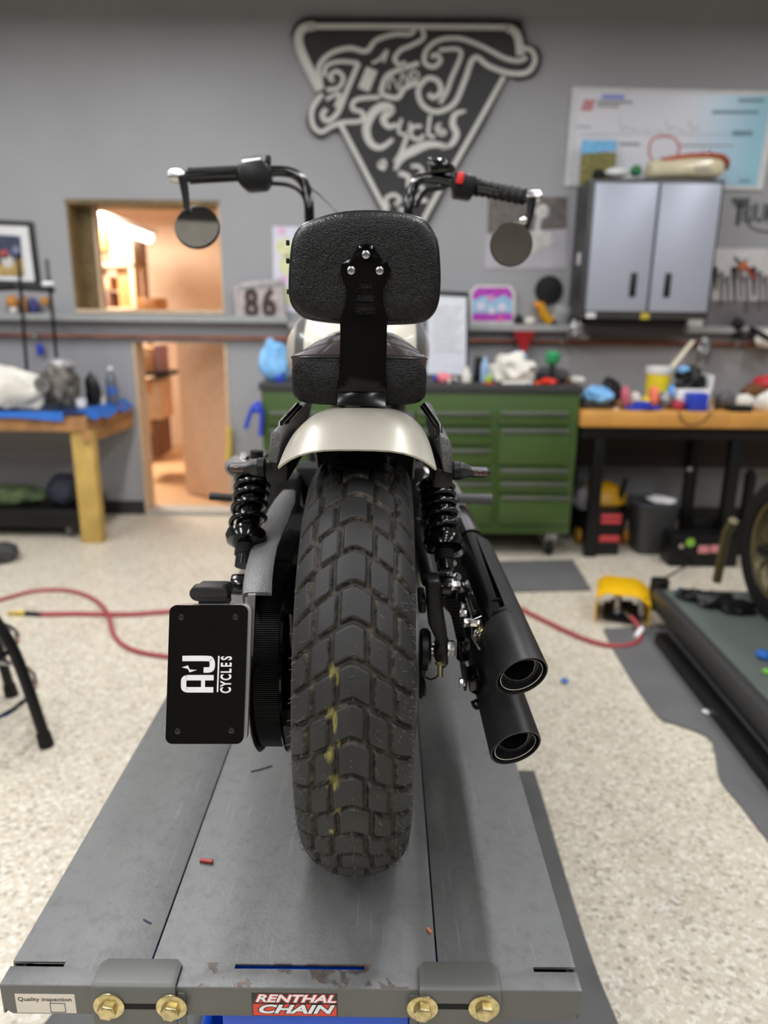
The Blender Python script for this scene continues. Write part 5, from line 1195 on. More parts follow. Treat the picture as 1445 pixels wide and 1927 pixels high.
for k in range(640):
    th = R(rh.uniform(-62, 42)); s_ = rh.choice([-.090, -.080, -.066, -.058, -.03, .0, .03, .058, .066, .080, .090, .086, -.086]) + rh.uniform(-.003, .003)
    a_ = s_ / .072; x = .0785 * math.sin(a_); r_ = RW - .058 * (1 - math.cos(a_)); n_ = V((math.sin(a_) * .9, -math.cos(th) * math.cos(a_), math.sin(th) * math.cos(a_)))
    p = AX + V((x, -math.cos(th) * r_, math.sin(th) * r_)); n_.normalize()
    q = p + (n_ * .6 + V((rh.uniform(-.8, .8), 0, rh.uniform(-.9, .3)))) * rh.uniform(.003, .007)
    m.tube([p - n_ * .0004, q], [.00045, .0003], 4)
hr = part(bike, 'tyre_vent_hairs', m, HAIR, ty_o, kind='stuff')
# rim, hub, axle
m = MB(); m.lathe([(.205, -.056), (.212, -.053), (.2, -.045), (.185, -.02), (.185, .02), (.2, .045), (.212, .053), (.205, .056), (.19, .045), (.175, .02), (.175, -.02), (.19, -.045)], AX, (1, 0, 0), 64, cap=False)
for k in range(9):
    t = 2 * PI * k / 9; u = V((0, math.cos(t), math.sin(t))); m.tube([AX + u * .03, AX + u * .18], [.014, .011], 8, flat=1.5)
m.lathe([(.045, -.06), (.05, -.04), (.05, .04), (.045, .06)], AX, (1, 0, 0), 28); part(bike, 'rear_wheel', m, BLK)
# belt pulley and belt (left)
px0 = AX + V((-.131, 0, 0))
m = MB()
rs = []
N = 1160
for (xx, hi, lo) in ((-.021, .1495, .1495), (-.0185, .1495, .1462), (.0175, .1495, .1462), (.019, .1495, .1495)):
    rs.append([px0 + V((xx, -math.cos(2 * PI * k / N) * (hi if k % 4 < 2 else lo), math.sin(2 * PI * k / N) * (hi if k % 4 < 2 else lo))) for k in range(N)])
m.rings(rs[1:3], cap=False); m.lathe([(.1495, -.0185), (.13, -.0185), (.13, .0175), (.1495, .0175)], px0, (1, 0, 0), 96, cap=False)
pu = part(bike, 'belt_pulley', m, PLASTIC)
for xx in (-.0235, .0205):
    m = MB(); m.lathe([(.12, -.0015), (.155, -.0025), (.158, 0), (.155, .0025), (.12, .0015)], px0 + V((xx, 0, 0)), (1, 0, 0), 96); part(bike, 'pulley_flange', m, BLK if xx > 0 else SATIN, pu)
m = MB()
for k in range(5):
    t0 = 2 * PI * k / 5
    m.tube([px0 + V((.03, -math.cos(t0 + q * .9) * (.04 + .095 * q), math.sin(t0 + q * .9) * (.04 + .095 * q))) for q in (0, .25, .5, .75, 1)], [.02, .016, .013, .013, .018], 10, flat=.7)
m.lathe([(.05, -.02), (.05, .05)], px0, (1, 0, 0), 28); part(bike, 'pulley_spokes', m, BLK, pu)
m = MB()
for k in range(36):
    t = 2 * PI * (k / 36); c = px0 + V((-.0265, -math.cos(t) * .149, math.sin(t) * .149)); m.sphere(c, .0011, 6)
part(bike, 'pulley_rivets', m, ZINC, pu, kind='stuff')
m = MB(); m.box((px0.x - .016, 1.08, AX.z + .148), (px0.x + .016, 1.8, AX.z + .154)); m.box((px0.x - .016, 1.08, AX.z - .154), (px0.x + .016, 1.8, AX.z - .148)); part(bike, 'drive_belt', m, RUBBER)
# belt guard
def gp(px, py, D): return P(px, py, D)
rows = [((531, 924), (556, 924), 1.30), ((516, 940), (555, 946), 1.24), ((502, 962), (548, 962), 1.20), ((492, 985), (541, 984), 1.16), ((480, 1010), (533, 1000), 1.12), ((468, 1040), (521, 1030), 1.05), ((460, 1070), (515, 1062), .99), ((456, 1095), (512, 1092), .95), ((455, 1118), (511, 1117), .925)]
m = MB(); q = []
for a, b_, D in rows:
    A0, B0 = gp(*a, D), gp(*b_, D); w_ = B0 - A0; up = V((0, -.35, 1)).normalized()
    q.append([A0 - up * .020, A0 - up * .006, A0 + w_ * .05 + up * .001, A0 + w_ * .15 + up * .003, A0 + w_ * .85 + up * .003, B0, B0 - up * .004, A0 + w_ * .5 - up * .003, A0 + w_ * .08 - up * .006, A0 + w_ * .05 - up * .020])
m.rings(q); part(bike, 'belt_guard', m, CAST)
# swingarm left
m = MB(); m.tube([P(500, 1120, 1.02), P(520, 1040, 1.25), P(560, 960, 1.7)], [.022, .024, .03], 12); m.tube([P(492, 1228, 1.06), P(505, 1110, 1.1), P(520, 1040, 1.3)], [.02, .022, .02], 12); m.box((BX - .105, 1.5, AX.z - .02), (BX + .12, 1.58, AX.z + .12)); part(bike, 'swingarm', m, SATIN, bev=.003)

# --- fender
FR = .398
def fsec(th, r, hwf=.105, n=17, drop=.030):
    out = []
    for k in range(n):
        u = -1 + 2 * k / (n - 1); x = hwf * math.copysign(abs(math.sin(u * PI / 2)) ** .92, u); d = drop * abs(x / hwf) ** 3.6
        out.append((x, r - d))
    return [AX + V((x, -math.cos(th) * rr, math.sin(th) * rr)) for x, rr in out]
m = MB(); q = []
ths = [R(66.5 + k * 3) for k in range(26)]
for th in ths:
    hf = .105 - .012 * min(1, max(0, (th - R(66)) / R(24))); a = fsec(th, FR, hf); b_ = fsec(th, FR - .0025, hf - .0015)
    q.append(a + b_[::-1])
m.rings(q); fd = part(bike, 'rear_fender', m, CREAM)
m = MB(); q = []
for th in [R(67.5 + k * 3) for k in range(26)]:
    hf = .1025 - .012 * min(1, max(0, (th - R(66)) / R(24))); a = fsec(th, FR - .0035, hf); b_ = fsec(th, FR - .006, hf - .0015); q.append(a + b_[::-1])
m.rings(q); part(bike, 'fender_liner', m, mat('matte_black_liner', 10, .9), fd)
# struts and signals
def slabpx(mb, pts, D0, D1):
    fr = [P(*p, D0) for p in pts]; mb.quad8(fr, [p + V((0, D1 - D0, 0)) for p in fr]); return mb
m = MB(); slabpx(m, [(504, 870), (522, 874), (531, 826), (529, 810), (517, 808), (509, 817)], 1.0, 1.42); part(bike, 'fender_strut', m, CAST, bev=.003, seg=3)
m = MB(); slabpx(m, [(833, 888), (852, 892), (851, 842), (845, 826), (829, 818), (829, 840)], 1.0, 1.42); part(bike, 'fender_strut', m, CAST, bev=.003, seg=3)
m = MB(); slabpx(m, [(500, 899), (506, 908), (541, 908), (541, 876), (500, 868)], 1.005, 1.3); part(bike, 'signal_mount', m, CASTD, bev=.003)
m = MB(); slabpx(m, [(814, 918), (846, 920), (852, 906), (852, 888), (820, 880)], 1.005, 1.3); part(bike, 'signal_mount', m, CASTD, bev=.003)
LENS = mat('smoked_amber_lens', (66, 50, 46), .15, coat=.6, var=.7, scale=420)
def signal(pxm, pym, s):
    "s = -1 left, 1 right; pxm,pym = inner end of the base cylinder"
    D = .985; k = .98 / FPX * .99
    c = P(pxm, pym, D); X = lambda d: c + V((s * d * k, 0, 0))
    m = MB(); m.lathe([(.0125, 0), (.0137, .0007), (.0137, .009), (.0125, .0095)], c, (s, 0, 0), 28); ts = part(bike, 'turn_signal', m, SATIN)
    m = MB(); m.lathe([(.0125, 0), (.0128, .001)], X(13), (s, 0, 0), 24)
    def sec(d, hy, hz, dy=0, dz=0):
        cc_ = X(d) + V((0, dy, dz)); return [cc_ + V((0, hy * a, hz * b)) for a, b in ((-1, -.5), (-1, .5), (-.5, 1), (.5, 1), (1, .5), (1, -.5), (.5, -1), (-.5, -1))]
    m.rings([sec(13, .012, .012), sec(22, .010, .011), sec(33, .009, .0075, 0, -.001), sec(38, .010, .0072, 0, -.002), sec(66, .011, .0068, 0, -.002), sec(72, .007, .0035, 0, -.002)])
    part(bike, 'signal_housing', m, MATTE, ts, bev=.0006)
    m = MB(); fr = [X(a) + V((0, -.0113, -.002 + b)) for a, b in ((41, -.0035), (39, 0), (41, .0035), (63, .0035), (68, .0008), (68, -.0008), (63, -.0035))]
    m.quad8(fr, [p + V((0, .002, 0)) for p in fr]); part(bike, 'signal_lens', m, LENS, ts, bev=.0003)
signal(499, 879, -1); signal(852, 885, 1)
# --- shocks
def shock(pt, pb, D0, D1, label):
    a, b_ = P(*pt, D0), P(*pb, D1); ax = (b_ - a); L = ax.length; u = ax.normalized(); s1_ = u.orthogonal().normalized(); s2_ = u.cross(s1_)
    m = MB(); m.lathe([(.020, -.004), (.022, 0), (.022, L * .30), (.019, L * .31), (.019, L * .52), (.013, L * .53), (.013, L * .85)], a, u, 28); sh = part(bike, 'shock_absorber', m, BLK)
    m = MB(); hel = []; n = 200
    for k in range(n):
        f = k / (n - 1); turns = 2 * PI * 6.6 * (1 - (1 - f) ** 1.0 * (1 - .25 * f)); turns = 2 * PI * (8.2 * f - 2.6 * f * f)
        hel.append(a + u * (L * (.02 + .55 * f)) + (s1_ * math.cos(turns) + s2_ * math.sin(turns)) * .0265)
    m.tube(hel, .0044, 10); part(bike, 'coil_spring', m, BLK, sh)
    m = MB(); m.lathe([(.024, L * .545), (.031, L * .56), (.033, L * .60), (.030, L * .65), (.016, L * .68)], a, u, 32); part(bike, 'spring_cup', m, BLK, sh)
    m = MB(); m.lathe([(r_, L * (.67 + .012 * k)) for k, r_ in enumerate((.0145, .016, .0145, .016, .0145, .016, .0145, .016, .013))], a, u, 24); part(bike, 'rubber_bellows', m, RUBBER, sh)
    m = MB(); m.cyl(b_ - V((.014, 0, 0)), b_ + V((.014, 0, 0)), .0165, n=24); part(bike, 'lower_eye', m, BLK, sh, bev=.003)
shock((478, 886), (453, 1100), 1.17, 1.03, '')
shock((822, 908), (842, 1104), 1.17, 1.05, '')
def nut(px, py, D, r, ln, axd=(1, 0, 0), mt=ZINC, name='hex_nut'):
    c = P(px, py, D); a = V(axd).normalized(); m = MB(); m.lathe([(r * 1.25, 0), (r * 1.25, ln * .15)], c - a * ln * .15, a, 24); m.lathe([(r, 0), (r, ln * .85), (r * .85, ln)], c, a, 6); return part(bike, name, m, mt)
nut(851, 1102, 1.04, .0085, .012); nut(869, 1143, 1.02, .007, .010); nut(868, 1153, 1.01, .006, .009, (1, -.3, 0)); nut(874, 1171, 1.0, .0075, .010)
nut(843, 1220, 1.04, .0135, .011); nut(866, 1284, 1.0, .006, .008); nut(888, 1172, .99, .0055, .012, (1, -.2, 0), CHROME)
# right swingarm leg / brake side
m = MB(); m.tube([P(785, 985, 1.35), P(800, 1040, 1.2), P(811, 1092, 1.12)], [.013, .015, .017], 14); part(bike, 'brake_rod_cover', m, CASTD)
m = MB()
pl = [(801, 1093), (828, 1092), (833, 1140), (841, 1188), (845, 1222), (844, 1252), (836, 1262), (822, 1250), (815, 1236), (824, 1214), (806, 1176), (803, 1140)]
slabpx(m, pl, 1.03, 1.07); part(bike, 'swingarm_end', m, CASTD, bev=.005, seg=3)
m = MB(); m.lathe([(.017, 0), (.019, .004), (.019, .012), (.016, .015)], P(816, 1095, 1.06) + V((0, 0, -.006)), (.1, 0, 1), 22); part(bike, 'clamp_collar', m, CASTD)
m = MB(); m.lathe([(.030, 0), (.034, .003), (.034, .012), (.028, .017), (.0, .018)], P(790, 1222, 1.05), (1, 0, 0), 32); part(bike, 'wheel_hub_cover', m, SATIN)
m = MB(); m.cyl(P(806, 1222, 1.06), P(832, 1223, 1.06), .011, n=20); part(bike, 'axle_spacer', m, ZINC)
m = MB(); c = P(828, 1246, 1.02); m.lathe([(.008, 0), (.008, .004), (.0065, .005)], c, (0, -.5, -1), 6); m.cyl(c + V((0, -.002, -.004)), c + V((0, -.010, -.020)), .0045, n=14); part(bike, 'axle_adjuster', m, GOLDZ)
m = MB(); slabpx(m, [(789, 1240), (806, 1240), (803, 1262), (796, 1316), (789, 1318)], 1.03, 1.06); part(bike, 'caliper_bracket', m, SATIN, bev=.003)
m = MB(); slabpx(m, [(794, 1296), (803, 1296), (803, 1312), (794, 1312)], 1.0, 1.03); part(bike, 'bracket_lug', m, PLASTIC, bev=.003)
m = MB(); m.tube(crom([P(799, 1272, 1.04), P(808, 1278, 1.03), (P(820, 1275, 1.02)), P(829, 1264, 1.02)], 6), .0014, 8); part(bike, 'sensor_cable', m, PLASTIC)
m = MB(); m.lathe([(.15, -.002), (.15, .002), (.10, .002), (.10, -.002)], AX + V((.085, 0, 0)), (1, 0, 0), 60, False); part(bike, 'brake_disc', m, mat('dark_steel_disc', 90, .35, metal=.9))
m = MB(); slabpx(m, [(788, 1130), (802, 1130), (802, 1156), (788, 1156)], 1.02, 1.08); part(bike, 'brake_caliper', m, SATIN, bev=.004)
# hanger with ribbed strip and glossy bush
m = MB(); q = []
for px_, py_, w_ in ((846, 1118, 20), (852, 1140, 22), (860, 1165, 20), (864, 1185, 19), (868, 1206, 18)):
    a, b_ = P(px_ - w_ / 2, py_, 1.05), P(px_ + w_ / 2, py_, 1.05); q.append([a, b_, b_ + V((0, .04, 0)), a + V((0, .04, 0))])
m.rings(q); hg = part(bike, 'muffler_hanger', m, SATIN, bev=.002)
for k in range(13):
    t = k / 12; a = P(840 + 20 * t, 1128 + 74 * t, 1.048); m = MB(); m.cbox(a + V((.007, 0, 0)), (.014, .003, .0016), ry=.1); part(bike, 'hanger_rib', m, RUBBER, hg)
m = MB(); c = P(872, 1204, 1.04); m.lathe([(.009, 0), (.0105, -.002), (.0105, -.032), (.009, -.034)], c, (0, 0, 1), 24); part(bike, 'rubber_bush', m, BLK)
m = MB(); slabpx(m, [(866, 1250), (877, 1250), (881, 1275), (878, 1301), (873, 1300)], 1.0, 1.02); part(bike, 'hanger_link', m, SATIN, bev=.001)
m = MB(); slabpx(m, [(882, 1284), (904, 1274), (906, 1302), (897, 1309), (884, 1303)], .98, 1.03); part(bike, 'mount_box', m, BLK, bev=.002)
m = MB(); slabpx(m, [(874, 1121), (890, 1117), (906, 1158), (889, 1166)], 1.0, 1.06); part(bike, 'mount_block', m, BLK, bev=.002)
m = MB(); m.tube([P(889, 1166, .99), P(888, 1180, .99), P(889, 1200, .99), P(903, 1222, .99)], .0018, 8); m.tube([P(876, 1125, .99), P(889, 1166, .99), P(906, 1159, .99)], .0014, 8); part(bike, 'wire_clip', m, ZINC)
for k, (a, b_) in enumerate(((897, 1190), (902, 1196), (899, 1202), (904, 1186), (896, 1197))): nut(a, b_, .985, .0045, .006, (.6, -1, .3 * (k % 3)), GOLDZ if k % 2 else ZINC, 'clamp_screw')
m = MB(); m.tube(crom([P(889, 1320, .97), P(893, 1330, .97), P(899, 1332, .97), P(900, 1322, .97), P(893, 1318, .97)], 4), .003, 8); part(bike, 'pipe_clamp', m, SATIN)
# dark chassis filling
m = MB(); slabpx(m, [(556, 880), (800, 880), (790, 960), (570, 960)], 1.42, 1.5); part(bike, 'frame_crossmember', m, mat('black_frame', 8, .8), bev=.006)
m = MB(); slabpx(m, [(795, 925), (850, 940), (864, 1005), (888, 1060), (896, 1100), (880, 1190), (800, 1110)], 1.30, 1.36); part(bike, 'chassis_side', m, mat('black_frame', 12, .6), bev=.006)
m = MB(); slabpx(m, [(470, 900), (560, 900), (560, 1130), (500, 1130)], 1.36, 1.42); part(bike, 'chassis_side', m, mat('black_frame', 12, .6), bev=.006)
m = MB(); m.box((BX - .13, 1.48, TZ + .18), (BX + .12, 1.95, TZ + .62)); eng = part(bike, 'engine', m, SATIN, bev=.03)
for k in range(9):
    m = MB(); m.box((BX - .14, 1.6, TZ + .40 + k * .022), (BX + .13, 1.9, TZ + .405 + k * .022)); part(bike, 'cooling_fin', m, SATIN, eng)
for k, (px_, py_, D, r_) in enumerate(((790, 915, 1.25, .006), (856, 968, 1.2, .008), (862, 1040, 1.15, .006), (852, 1060, 1.12, .005), (859, 1086, 1.1, .006), (853, 1120, 1.08, .005), (861, 1018, 1.15, .005), (848, 1048, 1.14, .005), (846, 1080, 1.1, .004), (866, 1110, 1.08, .004))):
    nut(px_, py_, D, r_, r_ * 1.3, (.5, -1, .3), ZINC, 'frame_bolt')

# --- mufflers
def muffler(pend, D0, D1, name, notch):
    c = P(*pend, D0); r_ = .0365; n = 48
    nrm = V((.30, -.85, -.42))
    def ring(rr, y, slant=0, arc=None):
        out = []
        for k in range(n):
            t = 2 * PI * k / n; dx_, dz_ = rr * math.cos(t), rr * math.sin(t)
            out.append(V((c.x + dx_, (c.y + y) + slant * (nrm.x * dx_ + nrm.z * dz_) / -nrm.y, c.z + dz_)))
        return out
    m = MB(); Lf = .13 if notch else D1 - D0
    m.rings([ring(.0335, .10), ring(.0335, .004, 1), ring(.0345, .0008, 1), ring(.0360, .0008, 1), ring(r_, .0022, 1), ring(r_, Lf), ring(r_ - .003, Lf)], cap=False)
    mu = part(bike, name, m, MATTE)
    if notch:
        m = MB(); q = []
        for k in range(30):
            f = k / 29; y = Lf - .0005 + (D1 - D0 - Lf) * f
            hwid = R(180 - 112 * min(1, (f / .07)) ** .5) ; mid_ = R(22)
            arc = [mid_ - hwid + 2 * hwid * j / 28 for j in range(29)]
            o = [V((c.x + r_ * math.cos(a), c.y + y, c.z + r_ * math.sin(a))) for a in arc]
            i_ = [V((c.x + (r_ - .002) * math.cos(a), c.y + y, c.z + (r_ - .002) * math.sin(a))) for a in arc[::-1]]
            q.append(o + i_)
        m.rings(q); part(bike, 'heat_shield', m, MATTE, mu)
        m = MB(); m.cyl((c.x - .006, c.y + Lf - .02, c.z - .002), (c.x - .006, c.y + (D1 - D0) + .03, c.z + .01), .026, n=28); part(bike, 'inner_pipe', m, BLK, mu)
        m = MB(); m.tube([V((c.x - .024, c.y + Lf, c.z + .01)), V((c.x - .024, c.y + D1 - D0, c.z + .02))], .0045, 10); part(bike, 'inner_stay', m, BLK, mu)
    m = MB(); m.rings([ring(.0290, .045), ring(.0290, .0055, 1), ring(.0300, .005, 1), ring(.0300, .045)], cap=False); part(bike, 'muffler_tip_ring', m, mat('bright_tip_ring', 190, .2, metal=1), mu)
    m = MB(); m.rings([ring(.0288, .05), ring(.0288, .0065, 1)], cap=False); m.rings([ring(.0288, .035), ring(.0225, .036), ring(.0225, .2)], cap=False); part(bike, 'tip_lining', m, mat('dark_tip_steel', 58, .4, metal=.6), mu)  # lining inside the tip in a darker grey metal
    m = MB(); m.rings([ring(.0235, .033), ring(.0235, .037), ring(.0225, .037), ring(.0225, .033)], closed=True, cap=False); part(bike, 'inner_core_ring', m, mat('bright_tip_ring', 120, .3, metal=1), mu)
    m = MB(); m.rings([ring(.03, .2), ring(.03, .202)]); part(bike, 'baffle', m, mat('matte_black_liner', 8, .9), mu)
    return c
cu = muffler((983, 1274), .85, 1.36, 'upper_muffler', True)
cl2 = muffler((971, 1409), .85, 1.50, 'lower_muffler', False)
m = MB(); m.tube(crom([V((cu.x - .004, 1.40, cu.z + .012)), V((cu.x - .004, 1.60, cu.z + .008)), V((cu.x - .01, 1.85, cu.z + .01)), V((cu.x - .08, 2.0, cu.z + .05))], 6), .027, 20); part(bike, 'header_pipe', m, CHROME)
m = MB(); m.tube([V((cl2.x, 1.50, cl2.z)), V((cl2.x - .02, 1.9, cl2.z + .03)), V((cl2.x - .08, 2.1, cl2.z + .2))], .024, 18); part(bike, 'header_pipe', m, CHROME)
# --- foot pegs
m = MB(); m.tube([P(860, 938, 1.62), P(925, 940, 1.62)], [.012, .014], 12); part(bike, 'foot_peg', m, mat('grey_peg_rubber', 74, .5))
m = MB(); m.tube([P(395, 934, 1.62), P(480, 940, 1.62)], [.010, .008], 10); part(bike, 'foot_peg', m, PLASTIC)
m = MB(); m.sphere(P(462, 878, 1.7), (.05, .05, .03), 20); part(bike, 'primary_cover', m, mat('polished_grey_cover', 105, .5))
m = MB(); m.cyl(P(483, 862, 1.3), P(483, 848, 1.3), .012, n=14); part(bike, 'mount_knob', m, PLASTIC); nut(461, 858, 1.4, .009, .012, (0, -1, .4), CHROME, 'dome_nut'); nut(497, 855, 1.4, .008, .012, (0, -1, .4), CHROME, 'dome_nut')

# --- licence plate and holder
tl, tr, br, bl4 = P(319, 1139, .85), P(467, 1139, .85), P(459, 1400, .81), P(311, 1400, .81)
ex = (tr - tl).normalized(); ez = ((tl - bl4)).normalized(); en = ex.cross(ez).normalized()
if en.y > 0: en = -en
Wp, Hp = (tr - tl).length, (tl - bl4).length
def PL(u, v, o): return bl4 + ex * u * Wp + ez * v * Hp + en * o      # plate coordinates 0..1, o = lift towards the viewer
def rrect(u0, v0, u1, v1, rad, n=6):
    pts = []
    for cx, cy, a0 in ((u1 - rad / Wp, v1 - rad / Hp, 0), (u0 + rad / Wp, v1 - rad / Hp, 90), (u0 + rad / Wp, v0 + rad / Hp, 180), (u1 - rad / Wp, v0 + rad / Hp, 270)):
        for k in range(n + 1):
            a = R(a0 + 90 * k / n); pts.append((cx + rad / Wp * math.cos(a), cy + rad / Hp * math.sin(a)))
    return pts
def pprism(pts, o0, o1):
    m = MB(); m.quad8([PL(u, v, o1) for u, v in pts], [PL(u, v, o0) for u, v in pts]); return m
lp = part(bike, 'plate_holder', pprism(rrect(.03, .0, 1.04, 1.0, .009), -.014, -.004), mat('satin_aluminium', 176, .35, metal=.7), bev=.0008)
pt_ = part(bike, 'licence_plate', pprism(rrect(0, 0, 1, 1, .009), -.003, 0), mat('gloss_black_plate', 5, .06, spec=.5), lp, label='gloss black plate with white AJ CYCLES lettering')
m = MB()
# letters: coordinates read on the zoomed photograph, then turned into plate coordinates
def zc2(x, y): return ((x - 115 + (1715 - y) * -.0285 + 0) / 800, (1715 - y) / 1397)
def zpoly(pts, o=.0004):
    b2 = bmesh.new(); vs = [b2.verts.new(PL(*zc2(*p), o)) for p in pts]; es = [b2.edges.new((vs[i], vs[(i + 1) % len(vs)])) for i in range(len(vs))]
    bmesh.ops.triangle_fill(b2, use_beauty=True, edges=es, normal=en)
    ge = bmesh.ops.extrude_face_region(b2, geom=b2.faces[:])
    for e in ge['geom']:
        if isinstance(e, bmesh.types.BMVert): e.co -= en * o * .9
    m.merge(b2); b2.free()
def zrib(pts, wd, closed=False, n=1):
    m.ribbon(pts, wd, lambda x, y, l: PL(*zc2(x, y), l), .0004, n, closed)
zrib([(605, 1166), (330, 1166)], 54); zrib([(608, 1044), (335, 1044)], 54)
zrib([(335, 1166), (305, 1150), (302, 1105), (305, 1060), (335, 1044)], 54, n=3); zrib([(500, 1139), (500, 1071)], 40)
zrib([(288, 851), (545, 851), (582, 866), (594, 905), (585, 955), (550, 966), (505, 966)], 54, n=3)
zpoly([(282, 940), (345, 920), (365, 962), (436, 966), (362, 990), (345, 955)][:6])
zrib([(660, 825), (648, 1188)], 15)
for lt, yy in zip('CYCLES', (1170, 1106, 1040, 976, 915, 848)):
    u, v = zc2(740 + (1000 - yy) * .02, yy); o_ = PL(u, v, .0001)
    Mt = Mx(((ez.x, -ex.x * -1, en.x, o_.x), (ez.y, ex.y, en.y, o_.y), (ez.z, ex.z, en.z, o_.z), (0, 0, 0, 1)))
    # text x axis runs up the plate, text y axis points left
    Mt = Mx.Translation(o_) @ Mx((( ez.x, -ex.x, en.x), (ez.y, -ex.y, en.y), (ez.z, -ex.z, en.z))).to_4x4()
    m.text(lt, Mt, .0190, .0002, 0, .0005, .60)
part(bike, 'plate_lettering', m, WHITE, pt_)
for u, v in ((.155, .915), (.845, .917), (.155, .095), (.845, .10)):
    m = MB(); m.lathe([(.0040, 0), (.0038, .0012), (.0026, .0014), (.0022, .0004), (.0, .0004)], PL(u, v, 0), en, 20); part(bike, 'plate_screw', m, mat('dark_screw_steel', 84, .25, metal=.9), pt_)
m = MB(); pc = P(392, 1118, .86)
def pill(w2, h2, y): return [V((pc.x + (w2 - h2) * (1 if math.cos(t) > 0 else -1) + h2 * math.cos(t), pc.y + y, pc.z + h2 * math.sin(t))) for t in [2 * PI * (k + .5) / 32 for k in range(32)]]
m.rings([pill(.023, .0085, -.001), pill(.0245, .0100, 0), pill(.0245, .0100, .012)]); pl_ = part(bike, 'plate_lamp', m, MATTE)
m = MB(); pc = pc + V((.005, 0, 0)); m.rings([pill(.0235, .0092, .012), pill(.0235, .0092, .024)]); part(bike, 'lamp_body', m, PLASTIC, pl_)
m = MB(); m.box((pc.x - .02, pc.y + .005, PL(.5, 1, 0).z - .005), (pc.x + .02, pc.y + .02, pc.z - .008)); part(bike, 'lamp_foot', m, PLASTIC, pl_)
m = MB(); slabpx(m, [(470, 1180), (478, 1280), (482, 1120), (466, 1120)], .90, .905); m2_ = MB(); slabpx(m2_, [(466, 1120), (480, 1120), (475, 1235), (468, 1235)], .905, .912); part(bike, 'plate_stay', m2_, mat('satin_aluminium', 176, .35, metal=.7), lp); m.bm.free()
m = MB(); m.tube([PL(.95, .5, -.02), P(492, 1226, 1.02)], .008, 10); part(bike, 'plate_arm', m, SATIN, lp)

# --- seat
z_s = P(676, 672, 1.10).z; z_b = P(676, 764, 1.10).z; xL, xR = P(548, 720, 1.10).x, P(803, 720, 1.10).x; xc = (xL + xR) / 2; hwS = (xR - xL) / 2
def seatring(y, f, zt2, zb2, p=.42, n=48):
    h = (zt2 - zb2) / 2; cz = (zt2 + zb2) / 2
    return [V((xc + hwS * f * math.copysign(abs(math.cos(t)) ** p, math.cos(t)), y, cz + h * math.copysign(abs(math.sin(t)) ** p, math.sin(t)))) for t in [2 * PI * k / n for k in range(n)]]
m = MB(); m.rings([seatring(1.100, .90, z_s - .004, z_b + .010), seatring(1.1015, .965, z_s - .001, z_b + .003), seatring(1.108, 1.0, z_s, z_b), seatring(1.16, 1.0, z_s + .002, z_b), seatring(1.26, .93, z_s + .004, z_b + .01), seatring(1.40, .72, z_s - .03, z_b + .0), seatring(1.60, .5, z_s - .05, z_b - .02)])
se = part(bike, 'seat', m, LEATHER)
m = MB(); nx, ny = 28, 16; V_ = []
def stop(u, v):
    y = 1.103 + .27 * v; f = 1 - .13 * v ** 1.6; x = xc + hwS * .985 * f * u
    rise = .032 * math.sin(min(1, v * 1.3) * PI / 2) * (1 - abs(u) ** 3.2); z = z_s + .001 + rise + .004 * (1 - u * u)
    return V((x, y, z))
tp = [[m.bm.verts.new(stop(-1 + 2 * i / nx, j / ny)) for i in range(nx + 1)] for j in range(ny + 1)]
bt = [[m.bm.verts.new(V((v.co.x, v.co.y, z_s - .015))) for v in row] for row in tp]
for j in range(ny):
    for i in range(nx):
        m.bm.faces.new([tp[j][i], tp[j][i + 1], tp[j + 1][i + 1], tp[j + 1][i]])
for j in range(ny):
    m.bm.faces.new([tp[j][0], tp[j + 1][0], bt[j + 1][0], bt[j][0]]); m.bm.faces.new([tp[j][nx], bt[j][nx], bt[j + 1][nx], tp[j + 1][nx]])
for i in range(nx):
    m.bm.faces.new([tp[0][i], bt[0][i], bt[0][i + 1], tp[0][i + 1]]); m.bm.faces.new([tp[ny][i], tp[ny][i + 1], bt[ny][i + 1], bt[ny][i]])
part(bike, 'seat_top', m, mat('glare_tinted_seat', (64, 50, 55), .16, spec=1.0, coat=1.0), se)  # black seat; pinkish glare of the lights is mixed into its base colour
m = MB()
for v0 in (.28, .52, .78):
    m.tube([stop(-.97 + 1.94 * k / 30, v0 * (1 - .35 * abs(-.97 + 1.94 * k / 30) ** 2)) + V((0, 0, .0001)) for k in range(31)], .0006, 6)
part(bike, 'seat_stitching', m, mat('black_thread', 14, .6), se)
m = MB(); m.tube([V((xc + hwS * u, 1.1005 + .010 * abs(u) ** 8, z_s + .0025 * (1 - u * u) - .002)) for u in [-1 + 2 * k / 40 for k in range(41)]], .0021, 8); part(bike, 'seat_piping', m, SMOOTHL, se)
m = MB()
for k in range(58):
    u = -.96 + 1.92 * k / 57; m.tube([V((xc + hwS * u, 1.0982 + .010 * abs(u) ** 8, z_s - .0062 + .0025 * (1 - u * u))), V((xc + hwS * (u + .022), 1.0982 + .010 * abs(u) ** 8, z_s - .0062 + .0025 * (1 - u * u)))], .0006, 5)
part(bike, 'seat_stitches', m, mat('black_thread_sheen', 40, .4), se, kind='stuff')
# seat rails
for pts in (((560, 762, 1.12), (542, 782, 1.09), (527, 798, 1.05), (526, 822, 1.02)), ((799, 762, 1.12), (812, 780, 1.09), (827, 802, 1.05), (828, 824, 1.02))):
    m = MB(); m.tube([P(*p) for p in pts], .0042, 10); m.tube([P(p[0] + (6 if p[0] < 676 else -5), p[1] + 3, p[2] + .01) for p in pts], .0032, 8); part(bike, 'seat_rail', m, BLK)
# front rider seat
m = MB(); m.rings([seatring(1.40, .5, z_s + .012, z_b - .02, .6), seatring(1.45, .95, z_s + .018, z_b - .03, .6), seatring(1.56, 1.05, z_s - .012, z_b - .04, .6), seatring(1.72, .6, z_s - .01, z_b - .02, .6)]); part(bike, 'rider_seat', m, SMOOTHL)

